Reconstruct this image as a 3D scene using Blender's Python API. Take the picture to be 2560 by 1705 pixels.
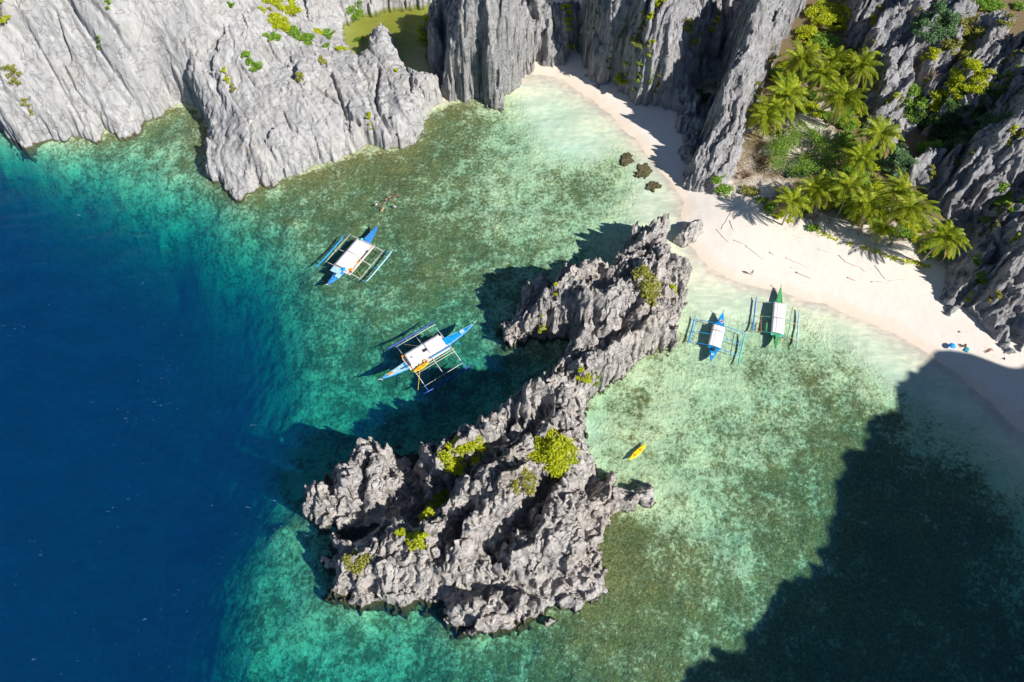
import bpy, bmesh, math, random
import numpy as np
from mathutils import Vector, Matrix
from mathutils.bvhtree import BVHTree

for o in list(bpy.data.objects): bpy.data.objects.remove(o)
R = math.radians
SC = bpy.context.scene
COL = SC.collection

# ---------------------------------------------------------------- camera, sky, sun, exposure
CAM_H, PITCH, FPX = 120.0, R(30.5), 1706.7          # drone height (m), tilt off straight down, focal length in photo pixels
cam = bpy.data.objects.new('camera', bpy.data.cameras.new('camera'))
COL.objects.link(cam); SC.camera = cam
cam.data.lens = 24; cam.data.sensor_width = 36
cam.location = (0, 0, CAM_H); cam.rotation_euler = (PITCH, 0, 0)
cam.data.clip_start = 1; cam.data.clip_end = 3000

SUN_EL, SUN_AZ = R(40), R(-31)                       # azimuth of the sun, counter-clockwise from +x
SUN = Vector((math.cos(SUN_EL)*math.cos(SUN_AZ), math.cos(SUN_EL)*math.sin(SUN_AZ), math.sin(SUN_EL)))
W = bpy.data.worlds.new('World'); SC.world = W; W.use_nodes = True
nt = W.node_tree; nt.nodes.clear()
sky = nt.nodes.new('ShaderNodeTexSky'); sky.sky_type = 'NISHITA'; sky.sun_disc = False
sky.sun_elevation = SUN_EL; sky.sun_rotation = math.pi/2 - SUN_AZ
sky.air_density = 1.0; sky.dust_density = 0.0; sky.ozone_density = 3.0
bg = nt.nodes.new('ShaderNodeBackground'); bg.inputs[1].default_value = 0.06
wo = nt.nodes.new('ShaderNodeOutputWorld')
nt.links.new(sky.outputs[0], bg.inputs[0]); nt.links.new(bg.outputs[0], wo.inputs[0])
sl = bpy.data.lights.new('sun', 'SUN'); sl.energy = 4.9; sl.angle = R(0.5); sl.color = (1.0, 0.96, 0.90)
so = bpy.data.objects.new('sun', sl); COL.objects.link(so)
so.rotation_euler = SUN.to_track_quat('Z', 'Y').to_euler(); so.location = SUN*300
SC.view_settings.view_transform = 'Standard'; SC.view_settings.look = 'None'
SC.view_settings.gamma = 1; SC.view_settings.exposure = 0.5
SC.cycles.use_denoising = True
SC.cycles.max_bounces = 8; SC.cycles.transparent_max_bounces = 16
SC.cycles.volume_bounces = 1; SC.cycles.sample_clamp_indirect = 3; SC.cycles.sample_clamp_direct = 12
SC.cycles.caustics_reflective = False; SC.cycles.caustics_refractive = False

# ---------------------------------------------------------------- photo pixel -> world
CP, SP = math.cos(PITCH), math.sin(PITCH)
def un(px, py, z=0.0):
    dx, dy = (px-1280)/FPX, (852.5-py)/FPX
    y, zz = dy*CP+SP, dy*SP-CP
    t = (CAM_H-z)/(-zz)
    return (dx*t, y*t, z)
def ray(px, py):
    dx, dy = (px-1280)/FPX, (852.5-py)/FPX
    return Vector((dx, dy*CP+SP, dy*SP-CP)).normalized()
def proj(p):
    x, y, z = p[0], p[1], p[2]-CAM_H
    d = y*SP - z*CP; v = y*CP + z*SP
    return 1280+FPX*x/d, 852.5-FPX*v/d

# ---------------------------------------------------------------- noise in numpy
def _h(ix, iy, iz, s):
    n = (ix*374761393 + iy*668265263 + iz*1274126177 + s*974634777) & 0xffffffff
    n = ((n ^ (n >> 13))*1274126177) & 0xffffffff
    return ((n ^ (n >> 16)) & 0xffff)/65535.0
def perlin(x, y, s=0):
    x0 = np.floor(x); y0 = np.floor(y); fx = x-x0; fy = y-y0
    ix = x0.astype(np.int64); iy = y0.astype(np.int64)
    u = fx*fx*fx*(fx*(fx*6-15)+10); v = fy*fy*fy*(fy*(fy*6-15)+10)
    def g(i, j):
        a = _h(ix+i, iy+j, 0, s)*6.2831853
        return np.cos(a)*(fx-i)+np.sin(a)*(fy-j)
    a = g(0,0)*(1-u)+g(1,0)*u; b = g(0,1)*(1-u)+g(1,1)*u
    return (a*(1-v)+b*v)*1.5
def noise3(x, y, z, s=0):
    x0 = np.floor(x); y0 = np.floor(y); z0 = np.floor(z); fx = x-x0; fy = y-y0; fz = z-z0
    ix, iy, iz = x0.astype(np.int64), y0.astype(np.int64), z0.astype(np.int64)
    u = fx*fx*(3-2*fx); v = fy*fy*(3-2*fy); w = fz*fz*(3-2*fz); r = 0
    for i in (0,1):
        for j in (0,1):
            for k in (0,1):
                r = r + _h(ix+i, iy+j, iz+k, s)*(u if i else 1-u)*(v if j else 1-v)*(w if k else 1-w)
    return r*2-1
def fbm(x, y, o=4, s=0, g=0.5):
    r = 0; a = 1
    for i in range(o):
        r = r+a*perlin(x, y, s+i*17); x = x*2.03+3.1; y = y*2.03+1.7; a *= g
    return r
def ridged(x, y, o=4, s=0, g=0.55):
    r = 0; a = 1; t = 0; w = 1
    for i in range(o):
        n = 1-np.abs(perlin(x, y, s+i*13)); n = n*n
        r = r+a*n*w; w = np.clip(n*1.6, 0, 1); t += a
        x = x*2.1+5.2; y = y*2.1+1.3; a *= g
    return r/t
def plates(x, y, s=0, tilt=0.5):
    """broken plates: each cell of a jittered grid gets its own level and slope"""
    x0 = np.floor(x).astype(np.int64); y0 = np.floor(y).astype(np.int64); best = np.full(x.shape, 1e9); out = np.zeros(x.shape)
    for i in (-1, 0, 1):
        for j in (-1, 0, 1):
            cx = x0+i+0.1+0.8*_h(x0+i, y0+j, 1, s); cy = y0+j+0.1+0.8*_h(x0+i, y0+j, 2, s)
            d = (x-cx)**2+(y-cy)**2; a = _h(x0+i, y0+j, 3, s)*6.28
            v = _h(x0+i, y0+j, 4, s)-0.5+tilt*((x-cx)*np.cos(a)+(y-cy)*np.sin(a))
            m = d < best; best = np.where(m, d, best); out = np.where(m, v, out)
    return out
def rbf(pts, X, Y):
    P = np.array([p[:2] for p in pts], float); V = np.array([p[2] for p in pts], float)
    D = np.hypot(P[:,None,0]-P[None,:,0], P[:,None,1]-P[None,:,1])
    n = len(P); A = np.zeros((n+1, n+1)); A[:n,:n] = -D + np.eye(n)*0.3; A[:n,n] = 1; A[n,:n] = 1
    w = np.linalg.solve(A, np.append(V, 0))
    out = np.full(X.shape, w[n])
    for i in range(n): out -= w[i]*np.hypot(X-P[i,0], Y-P[i,1])
    return out
def seg_d(X, Y, a, b):
    dx, dy = b[0]-a[0], b[1]-a[1]; L = dx*dx+dy*dy+1e-9
    t = np.clip(((X-a[0])*dx+(Y-a[1])*dy)/L, 0, 1)
    return np.hypot(X-a[0]-t*dx, Y-a[1]-t*dy)
def sdf(poly, X, Y):
    d = np.full(X.shape, 1e9); ins = np.zeros(X.shape, bool)
    for i in range(len(poly)):
        a = poly[i]; b = poly[(i+1) % len(poly)]
        d = np.minimum(d, seg_d(X, Y, a, b))
        c = (a[1] > Y) != (b[1] > Y)
        xi = a[0]+(Y-a[1])/((b[1]-a[1]) if b[1] != a[1] else 1e-9)*(b[0]-a[0])
        ins ^= c & (X < xi)
    return np.where(ins, d, -d)

# ---------------------------------------------------------------- materials
def mat(name):
    m = bpy.data.materials.new(name); m.use_nodes = True; t = m.node_tree; t.nodes.clear()
    out = t.nodes.new('ShaderNodeOutputMaterial')
    return m, t, out
def N(t, kind, **kw):
    n = t.nodes.new('ShaderNode'+kind)
    for k, v in kw.items():
        if k.startswith('i_'):
            key = k[2:]; key = int(key) if key.isdigit() else key.replace('_', ' ')
            n.inputs[key].default_value = v
        else: setattr(n, k, v)
    return n
def L(t, a, b): t.links.new(a, b)
def mathn(t, op, a, b=None, clamp=False):
    n = t.nodes.new('ShaderNodeMath'); n.operation = op; n.use_clamp = clamp
    for i, v in enumerate((a, b)):
        if v is None: continue
        if isinstance(v, (int, float)): n.inputs[i].default_value = v
        else: L(t, v, n.inputs[i])
    return n.outputs[0]
def mix(t, f, a, b, mode='MIX'):
    n = t.nodes.new('ShaderNodeMix'); n.data_type = 'RGBA'; n.blend_type = mode
    for i, v in ((0, f), (6, a), (7, b)):
        if isinstance(v, (int, float)): n.inputs[i].default_value = v
        elif isinstance(v, tuple): n.inputs[i].default_value = (*v, 1) if len(v) == 3 else v
        else: L(t, v, n.inputs[i])
    return n.outputs[2]
def ramp(t, fac, stops, interp='LINEAR'):
    n = t.nodes.new('ShaderNodeValToRGB'); n.color_ramp.interpolation = interp
    e = n.color_ramp.elements
    while len(e) < len(stops): e.new(0.5)
    for i, (p, c) in enumerate(stops):
        e[i].position = p; c = (c, c, c) if isinstance(c, (int, float)) else c
        e[i].color = (*c, 1)
    L(t, fac, n.inputs[0]); return n.outputs[0]
def noise(t, vec, scale, detail=4, rough=0.55, dist=0.0):
    n = N(t, 'TexNoise', i_Scale=scale, i_Detail=detail, i_Roughness=rough, i_Distortion=dist)
    L(t, vec, n.inputs['Vector']); return n.outputs[0]
def simple(name, col, rough=0.6, spec=0.4, vary=0.12, scale=3.0, bump=0.0):
    m, t, out = mat(name)
    tc = N(t, 'TexCoord'); p = N(t, 'BsdfPrincipled', i_Roughness=rough); p.inputs['Specular IOR Level'].default_value = spec
    nz = noise(t, tc.outputs['Object'], scale, 5, 0.65)
    f = ramp(t, nz, [(0.3, 0.0), (0.7, 1.0)])
    c = mix(t, f, tuple(v*(1-vary) for v in col), tuple(min(1, v*(1+vary)) for v in col))
    L(t, c, p.inputs['Base Color'])
    if bump:
        b = N(t, 'Bump', i_Strength=bump, i_Distance=0.02); L(t, nz, b.inputs['Height']); L(t, b.outputs[0], p.inputs['Normal'])
    L(t, p.outputs[0], out.inputs[0]); return m

def rock_mat(name, base, strike, warm=0.5, stretch=4.0, rough_bump=1.0, streak=0.5, crack=0.5, pit=0.5, csc=0.42):
    """Grey limestone: mottled, streaked along its bedding, cracked, ochre stained, brown and dark in the splash zone."""
    m, t, out = mat(name)
    tc = N(t, 'TexCoord'); mp = N(t, 'Mapping'); mp.inputs['Scale'].default_value = (1/stretch, 1, 0.6)
    mr = N(t, 'Mapping'); mr.inputs['Rotation'].default_value = (0, 0, -strike)
    L(t, tc.outputs['Object'], mr.inputs[0]); L(t, mr.outputs[0], mp.inputs[0])
    V, S = tc.outputs['Object'], mp.outputs[0]
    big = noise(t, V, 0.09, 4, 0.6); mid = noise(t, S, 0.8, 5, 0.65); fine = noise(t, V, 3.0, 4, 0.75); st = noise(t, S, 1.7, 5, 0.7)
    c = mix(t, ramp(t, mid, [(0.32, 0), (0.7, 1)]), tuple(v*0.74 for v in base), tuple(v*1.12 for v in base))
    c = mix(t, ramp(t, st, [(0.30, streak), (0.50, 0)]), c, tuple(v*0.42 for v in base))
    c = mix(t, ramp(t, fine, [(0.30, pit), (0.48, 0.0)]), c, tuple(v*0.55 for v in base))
    dull = (base[0]*0.92, base[1]*0.80, base[2]*0.66)
    c = mix(t, ramp(t, big, [(0.48, 0), (0.72, 0.5*warm)]), c, dull)
    och = noise(t, S, 0.35, 6, 0.75)
    c = mix(t, ramp(t, och, [(0.635, 0), (0.70, 0.75*warm)]), c, (0.46, 0.33, 0.13))
    # hairline cracks: dirt, plus crevice shade painted dark into the colour
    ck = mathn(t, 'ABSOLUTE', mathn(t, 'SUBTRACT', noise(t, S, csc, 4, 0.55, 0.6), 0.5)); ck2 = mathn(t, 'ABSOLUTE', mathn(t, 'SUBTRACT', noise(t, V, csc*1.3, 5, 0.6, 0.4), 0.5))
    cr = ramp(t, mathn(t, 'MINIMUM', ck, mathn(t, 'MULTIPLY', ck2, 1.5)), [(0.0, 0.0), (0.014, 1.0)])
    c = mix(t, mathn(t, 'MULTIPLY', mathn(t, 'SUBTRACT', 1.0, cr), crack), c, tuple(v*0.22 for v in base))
    # algae and tide stain by height above the water
    geo = N(t, 'NewGeometry'); sx = N(t, 'SeparateXYZ'); L(t, geo.outputs['Position'], sx.inputs[0])
    hz = mathn(t, 'ADD', sx.outputs[2], mathn(t, 'MULTIPLY', mathn(t, 'SUBTRACT', mid, 0.5), 1.1))
    wet = ramp(t, mathn(t, 'MULTIPLY', mathn(t, 'ADD', hz, 1.0), 0.5, True), [(0.36, 1.0), (0.58, 0.0)])
    c = mix(t, wet, c, mix(t, fine, (0.06, 0.05, 0.018), (0.17, 0.135, 0.05)))
    p = N(t, 'BsdfPrincipled', i_Roughness=0.9); p.inputs['Specular IOR Level'].default_value = 0.2
    L(t, c, p.inputs['Base Color'])
    b1 = N(t, 'Bump', i_Strength=1.0*rough_bump, i_Distance=0.6); L(t, noise(t, S, 1.7, 6, 0.75, 0.3), b1.inputs['Height'])
    b2 = N(t, 'Bump', i_Strength=1.0*rough_bump, i_Distance=0.25); L(t, fine, b2.inputs['Height'])
    b3 = N(t, 'Bump', i_Strength=0.9, i_Distance=0.3*crack); L(t, cr, b3.inputs['Height'])
    L(t, b1.outputs[0], b2.inputs['Normal']); L(t, b2.outputs[0], b3.inputs['Normal']); L(t, b3.outputs[0], p.inputs['Normal'])
    L(t, p.outputs[0], out.inputs[0]); return m

# ---------------------------------------------------------------- objects and tags
def tag(o, label=None, cat=None, group=None, kind=None):
    if label: o['label'] = label
    if cat: o['category'] = cat
    if group: o['group'] = group
    if kind: o['kind'] = kind
    return o
def empty(name, loc, rz=0):
    o = bpy.data.objects.new(name, None); COL.objects.link(o); o.location = loc; o.rotation_euler = (0, 0, rz); o.empty_display_size = 0.3
    return o
def link_mesh(name, verts, faces, m, parent=None, smooth=False):
    me = bpy.data.meshes.new(name)
    if isinstance(verts, np.ndarray):
        me.vertices.add(len(verts)); me.vertices.foreach_set('co', verts.astype(np.float32).ravel())
        k = faces.shape[1]; nf = len(faces)
        me.loops.add(nf*k); me.loops.foreach_set('vertex_index', faces.astype(np.int32).ravel())
        me.polygons.add(nf); me.polygons.foreach_set('loop_start', np.arange(0, nf*k, k, dtype=np.int32))
        me.polygons.foreach_set('loop_total', np.full(nf, k, np.int32)); me.update(calc_edges=True)
    else:
        me.from_pydata(verts, [], faces); me.update()
    if smooth: me.polygons.foreach_set('use_smooth', [True]*len(me.polygons))
    for mm in (m if isinstance(m, (list, tuple)) else [m]): me.materials.append(mm)
    o = bpy.data.objects.new(name, me); COL.objects.link(o)
    if parent: o.parent = parent
    return o
def from_bm(name, bm, m, parent=None, smooth=False):
    me = bpy.data.meshes.new(name); bm.to_mesh(me); bm.free()
    if smooth: me.polygons.foreach_set('use_smooth', [True]*len(me.polygons))
    me.materials.append(m); o = bpy.data.objects.new(name, me); COL.objects.link(o)
    if parent: o.parent = parent
    return o
def grid_faces(nx, ny, keep):
    idx = np.arange(nx*ny).reshape(ny, nx)
    q = np.stack([idx[:-1,:-1], idx[:-1,1:], idx[1:,1:], idx[1:,:-1]], -1)
    kc = keep[:-1,:-1] | keep[:-1,1:] | keep[1:,1:] | keep[1:,:-1]
    q = q[kc]
    used = np.zeros(nx*ny, bool); used[q.ravel()] = True
    remap = np.cumsum(used)-1
    return used, remap[q]

# ---------------------------------------------------------------- ground sheet: sea bed rising into the beach (depths in m, negative = above water)
DEPTH = [(0,600,27),(100,720,30),(300,820,30),(0,1000,34),(300,1200,34),(0,1705,36),(380,1500,32),(470,1250,30),(560,1020,24),(560,860,20),(450,740,22),
 (0,370,5),(0,430,9),(60,500,17),(200,600,18),(150,430,5.5),(350,340,3),(450,300,2.2),(450,450,4),(300,500,7),(400,620,12),(500,700,14),(550,630,8),(600,540,4.2),(700,650,5.0),(640,740,11),(690,820,10),
 (800,720,4.0),(820,860,5.5),(740,920,8.5),(740,1030,9.5),(660,1080,14),(620,1200,17),(720,1170,8.5),(590,1330,16),(690,1330,7.0),(760,1450,6.2),(560,1450,13),(640,1550,7.5),(800,1600,7.5),
 (950,1600,7),(470,1650,20),(540,1705,14),(620,1680,9),(800,1705,8),(1000,1705,7.2),(1100,1620,6.5),(1300,1650,4.8),(1500,1600,2.4),(1500,1700,3),(1700,1600,2.2),
 (600,500,2.6),(700,500,2.4),(900,450,1.8),(860,600,2.8),(1000,700,2.8),(900,780,4.2),(1100,600,2.1),(1200,450,1.5),(1100,300,1.1),(1300,300,.9),(1350,400,1.2),(1350,550,1.6),(1200,700,2.6),(1050,850,4.4),(1000,950,6),(1200,900,7),(900,1050,9),(1100,1000,8),(850,1130,9),(1280,900,5),(1180,980,8),
 (1340,168,-.1),(1420,205,0),(1480,245,0),(1540,295,0),(1590,345,0),(1640,405,0),(1680,455,0),(1715,505,0),(1700,560,.1),(1740,625,0),(1800,682,0),(1880,712,0),(1960,728,0),(2060,758,0),(2160,798,0),(2240,835,0),(2310,875,0),(2400,935,0),(2480,1005,0),(2560,1085,0),
 (1380,260,.45),(1500,340,.45),(1560,420,.55),(1600,500,.5),(1500,450,1.0),(1430,380,1.0),(1640,560,.5),(1760,740,.45),(1740,820,.8),(1900,800,.55),(2050,850,.6),(2200,940,.7),(2400,1080,.8),(2560,1220,.9),(1700,900,1.2),(1900,930,1.3),(2100,1000,1.5),
 (1600,1000,.9),(1540,1080,1.0),(1700,1200,1.8),(1900,1200,2.0),(2000,1400,2.8),(2200,1200,3.4),(2400,1300,3.6),(2300,1500,4.0),(1800,1450,2.2),(2560,1500,4.4),(2560,1705,5),(2000,1700,4.6),(1600,1350,1.4),(1530,1400,1.6),
 (1500,222,-.5),(1436,115,-.6),(1600,300,-.7),(1680,340,-1),(1700,400,-.9),(1760,560,-.8),(1800,520,-1.2),(1830,600,-1.2),(1900,560,-1.9),(1950,650,-1),(2050,650,-1.5),(2200,640,-2.1),(2300,720,-1.5),(2400,840,-1.0),(2500,900,-1.1),(2560,950,-1.0),(2000,540,-2.2),(2000,300,-3),(2080,100,-4.5),(2250,300,-2),(2560,0,-1),(2480,60,-1),(2450,300,-1),(2350,200,-1.5),(2700,100,-.5),(2100,420,-2.6),(2200,500,-2.4),
 (1000,110,-.5),(930,90,-.12),(1040,150,-1.1),(1055,180,-1.3),(960,40,-.12),(1020,30,-.2),(880,80,-.5),(1060,90,-.5),(-300,600,30),(-300,1705,36),(400,1900,33),(-200,330,9),(1000,1900,8),(1800,1900,3.5),(2800,1800,4),(2800,1300,1),(2900,1000,-1)]
CORAL = [(1400,300,-.2),(1330,240,-.1),(1450,350,-.2),(1380,340,.0),(1600,950,.2),(1700,1000,.25),(1850,1000,.3),(1751,1150,.35),(1620,1230,.3),(1650,1050,.3),(2000,1050,.45),(1800,1350,.4),(1000,600,.72),(900,450,.75),(750,520,.72),(850,650,.7),(1100,500,.62),(1150,650,.68),(1300,450,.38),(1380,500,.42),(1280,340,.42),(1180,330,.6),(1080,300,.8),(1000,380,.85),(1450,300,0),(1500,400,.05),(1440,480,.75),(1530,470,.55),(1520,410,.5),(1590,440,.1),(1350,230,.0),(1300,260,.15),(1150,290,.7),
 (1500,345,0),(1600,520,0),(1700,650,0),(1900,760,0),(1650,950,.32),(1740,900,.25),(1850,890,.42),(1900,930,.6),(2000,900,.45),(2120,980,.6),(2200,910,0),(2250,960,0),(1600,990,.6),(1560,1060,.5),(1800,1050,.5),(1700,1300,.55),(1900,1200,.68),(2100,1150,.8),(2230,1060,.8),(2420,1200,.85),(2500,1200,.2),(2300,1100,.3),(2300,1300,.9),(1640,1150,.45),(1500,1600,.75),(1550,1300,.9),(1530,1370,.95),(1950,1350,.75),(2050,1330,.8),(1700,1500,.7),
 (700,650,.5),(650,1300,.5),(720,1200,.35),(800,1600,.55),(1100,1650,.6),(100,440,.3),(200,420,.55),(350,350,.7),(300,450,.4),(1470,990,.6),(1470,1070,.05),(550,500,.55),(900,850,.65),(820,950,.55),(1000,1000,.6),(2560,1100,0),(2400,1000,0),(1640,900,.5),(1690,860,.35),(1780,780,.0),(2300,1700,.8),(500,900,.2),(0,900,.2)]
def look(d): return d if d < 0 else 0.85*d if d < 0.6 else 0.51+(d-0.6)*0.4125 if d < 3 else 1.5+(d-3)*0.95 if d < 10 else 8.15+(d-10)*1.3
DW = [(*un(a, b, -look(d))[:2], look(d)) for a, b, d in DEPTH]      # depths as they look through the refracting surface
CW = [(*un(a, b, -1)[:2], d) for a, b, d in CORAL]
ISLET = [(1634,535,7),(1609,573,6),(1590,573,6),(1574,599,5),(1577,618,5),(1548,640,7),(1526,666,7),(1517,704,4),(1510,720,3),(1494,688,5),(1472,701,4),(1456,717,3),(1430,736,2),(1446,698,5),(1430,688,5),(1399,691,5),(1386,704,4),(1354,698,5),(1332,717,4),(1306,739,3),(1290,768,2),(1274,803,1),(1258,828),(1268,851),(1303,851),(1348,841),(1379,830),(1405,838),(1446,862),(1437,875,1),(1418,889,2),(1424,911,3),(1392,934,4),(1373,962,5),(1330,985,5),(1290,1000,5),(1240,1030,5),(1228,1056,4),(1205,1065,4),(1193,1100,3),(1150,1105,3),(1096,1151,3),(1084,1119,5),(1059,1125,5),(1038,1157,4),(1044,1185,2),
 (1030,1200,1),(1018,1160,3),(1024,1137,5),(1041,1099,5),(1027,1096,5),(1024,1119,4),(1007,1105,5),(993,1116,5),(975,1102,5),(952,1114,5),(924,1122,5),(924,1096,5),(883,1116,5),(869,1137,4),(866,1157,3),(846,1157,3),(840,1180,3),(823,1194,2),(838,1208,2),(829,1220,2),(806,1228,1.5),(780,1237,1),(783,1263),(780,1280),(806,1303),(826,1300),(855,1310),(892,1312),(950,1300,1),(940,1325,1.5),(900,1350,3),(878,1352,3),(835,1346,2.5),(832,1363,1),(846,1378,1),(838,1398),(816,1403),(848,1435),(826,1473),(903,1506),(946,1490),(1011,1506),(1098,1490),(1120,1522),(1115,1555),(1192,1574),(1291,1551),(1364,1540),(1391,1513),(1441,1517),(1510,1475),(1509,1413),(1490,1375),(1498,1318),(1525,1287),(1620,1253),(1626,1214,2),(1586,1222,2),(1555,1233,1),(1532,1214,3),(1540,1180,4),(1525,1195,3),(1506,1207,2),(1502,1172,4),(1475,1142,4),(1455,1110,2),(1444,1034),(1520,953),(1548,937),(1596,898),(1640,880),(1673,860),(1689,825),(1692,787),(1702,761),(1697,723,1),(1720,694,2),(1714,663,3),(1689,666,2),(1673,650,4),(1670,628,5),(1666,586,6),(1670,548,7),(1654,538,7)]
LEFT = [(-400,250),(-60,300),(0,314),(69,364),(130,350),(191,341),(264,325),(344,329),(421,268),(494,264),(532,337),(519,438),(599,495),(647,457),(746,436),(850,398),(1018,369),(1060,291),(1103,253),(1200,0),(-400,0)]
LITTER = [(1900,480,.4),(1860,440,.8),(1950,520,.7),(2030,500,.75),(2120,530,.7),(2200,560,.55),(2280,600,.6),(2020,300,.25),(2000,400,.55),(2080,420,.9),(2150,350,1),(2200,430,1),(2050,200,1),(1950,220,1),(2050,80,1),(2120,250,.9),(1920,300,.8),(2300,500,1),(1900,360,.8),(1900,580,0),(2000,640,0),(2100,640,0),(2230,670,0),(2300,700,0),(1800,560,0),(1760,500,0),(1650,350,0),(1500,250,0),(2450,850,0),(2560,900,0)]
LW = [(*un(a, b, 2)[:2], d) for a, b, d in LITTER]
def bed_height(X, Y):
    d = rbf(DW, X, Y)
    for pl in (ISLET, LEFT):
        q = sdf([un(*(p if len(p) == 3 else (*p, 0)))[:2] for p in pl], X, Y)
        d = np.where(d > 0, d*(1-0.62*np.exp(-np.maximum(-q, 0)/3.5)), d)
    d = np.where(d < -6, -6, d)
    deep = np.clip(d/2, 0, 1)
    return -(d + deep*(fbm(X*0.09, Y*0.09, 4, 5)*0.55 + fbm(X*0.35, Y*0.35, 3, 8)*0.22) + np.clip(d, 0, 1)*fbm(X*0.5, Y*0.5, 3, 9)*0.12) + (d < 0.2)*fbm(X*0.6, Y*0.6, 3, 11)*0.03

def sand_shader(t, V, sx):
    z = sx.outputs[2]
    n1 = noise(t, V, 0.25, 5, 0.6); n2 = noise(t, V, 2.6, 4, 0.7)
    dry = mix(t, n1, (0.68, 0.615, 0.54), (0.75, 0.69, 0.625))
    zz = mathn(t, 'ADD', z, mathn(t, 'MULTIPLY', mathn(t, 'SUBTRACT', n1, 0.5), 0.5))
    damp = ramp(t, mathn(t, 'MULTIPLY', mathn(t, 'ADD', zz, 1.0), 0.5, True), [(0.40, 0.0), (0.48, 0.8), (0.57, 0.5), (0.70, 0.0)])
    under = ramp(t, mathn(t, 'ADD', z, 1.0, True), [(0.80, 1.0), (0.97, 0.0)])
    dry = mix(t, under, dry, mix(t, n1, (0.74, 0.69, 0.49), (0.82, 0.78, 0.59)))
    c = mix(t, damp, dry, (0.68, 0.56, 0.43))
    c = mix(t, ramp(t, n2, [(0.3, 0.28), (0.5, 0.0)]), c, (0.55, 0.47, 0.38))
    dots = noise(t, V, 1.1, 2, 0.5)
    return mix(t, ramp(t, dots, [(0.70, 0), (0.74, 0.35)]), c, (0.42, 0.33, 0.24))

m_bed, t, out = mat('reef_and_sand')
tc = N(t, 'TexCoord'); V = tc.outputs['Object']; geo = N(t, 'NewGeometry'); sx = N(t, 'SeparateXYZ'); L(t, geo.outputs['Position'], sx.inputs[0])
at = N(t, 'Attribute', attribute_name='coral')
sand = sand_shader(t, V, sx)
nA = noise(t, V, 0.30, 3, 0.6); nB = noise(t, V, 1.3, 4, 0.7, 0.3); nC = noise(t, V, 2.4, 4, 0.8)
vo = N(t, 'TexVoronoi', i_Scale=0.75); vo.feature = 'F1'; L(t, V, vo.inputs['Vector'])
vs = vo.outputs['Distance']
nL = noise(t, V, 0.10, 4, 0.6, 0.8)
f = mathn(t, 'ADD', mathn(t, 'MULTIPLY', nA, 0.5), mathn(t, 'MULTIPLY', nB, 0.75))
f = mathn(t, 'ADD', f, mathn(t, 'MULTIPLY', mathn(t, 'SUBTRACT', nL, 0.5), 0.30))
f = mathn(t, 'ADD', f, mathn(t, 'MULTIPLY', nC, 0.55))
f = mathn(t, 'SUBTRACT', f, 0.90)                                   # about -0.3 .. 0.3
f = mathn(t, 'ADD', mathn(t, 'MULTIPLY', f, 1.9), mathn(t, 'SUBTRACT', at.outputs['Fac'], 0.42))
f = mathn(t, 'ADD', mathn(t, 'MULTIPLY', f, 2.6), 0.30, True)
edge0 = mathn(t, 'MULTIPLY', at.outputs['Fac'], 7.0, True)
f = mathn(t, 'MULTIPLY', f, edge0)
brown = mix(t, ramp(t, nA, [(0.35, 0), (0.65, 1)]), (0.085, 0.095, 0.022), (0.14, 0.13, 0.03))
brown = mix(t, ramp(t, nC, [(0.45, 0), (0.75, 1)]), brown, (0.40, 0.37, 0.19))
pale = mix(t, nB, (0.55, 0.59, 0.31), (0.78, 0.80, 0.52))
c = mix(t, ramp(t, mathn(t, 'MULTIPLY', at.outputs['Fac'], 3.0, True), [(0, 0), (1, 1)]), sand, pale)
c = mix(t, f, c, brown)
al = N(t, 'Attribute', attribute_name='litter')
lf = mathn(t, 'ADD', mathn(t, 'MULTIPLY', mathn(t, 'SUBTRACT', mathn(t, 'ADD', nA, nC), 1.0), 2.2), mathn(t, 'SUBTRACT', mathn(t, 'MULTIPLY', al.outputs['Fac'], 2.2), 0.75), True)
c = mix(t, lf, c, mix(t, nC, (0.10, 0.075, 0.04), (0.24, 0.18, 0.10)))
# rounded coral heads, ringed by darker weed
ring = ramp(t, vs, [(0.10, 1), (0.30, 0.0)])
c = mix(t, mathn(t, 'MULTIPLY', mathn(t, 'MULTIPLY', ring, at.outputs['Fac']), 0.45), c, (0.30, 0.26, 0.11))
p = N(t, 'BsdfPrincipled', i_Roughness=0.95); p.inputs['Specular IOR Level'].default_value = 0.1
L(t, c, p.inputs['Base Color'])
bb = N(t, 'Bump', i_Distance=0.5); L(t, nB, bb.inputs['Height']); L(t, mathn(t, 'MULTIPLY', edge0, 0.9), bb.inputs['Strength'])
b2 = N(t, 'Bump', i_Strength=0.5, i_Distance=0.04); L(t, nC, b2.inputs['Height']); L(t, bb.outputs[0], b2.inputs['Normal'])
L(t, b2.outputs[0], p.inputs['Normal']); L(t, p.outputs[0], out.inputs[0])

gx = np.arange(-185, 185.1, 0.42); gy = np.arange(-30, 225.1, 0.42)
X, Y = np.meshgrid(gx, gy)
Zb = bed_height(X, Y)
Cb = np.clip(rbf(CW, X, Y), 0, 1)
Cb = np.where(Zb > -0.25, Cb*np.clip((-Zb)/0.25, 0, 1), Cb)
Lb_ = np.clip(rbf(LW, X, Y), 0, 1)*(Zb > 0.6)
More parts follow.
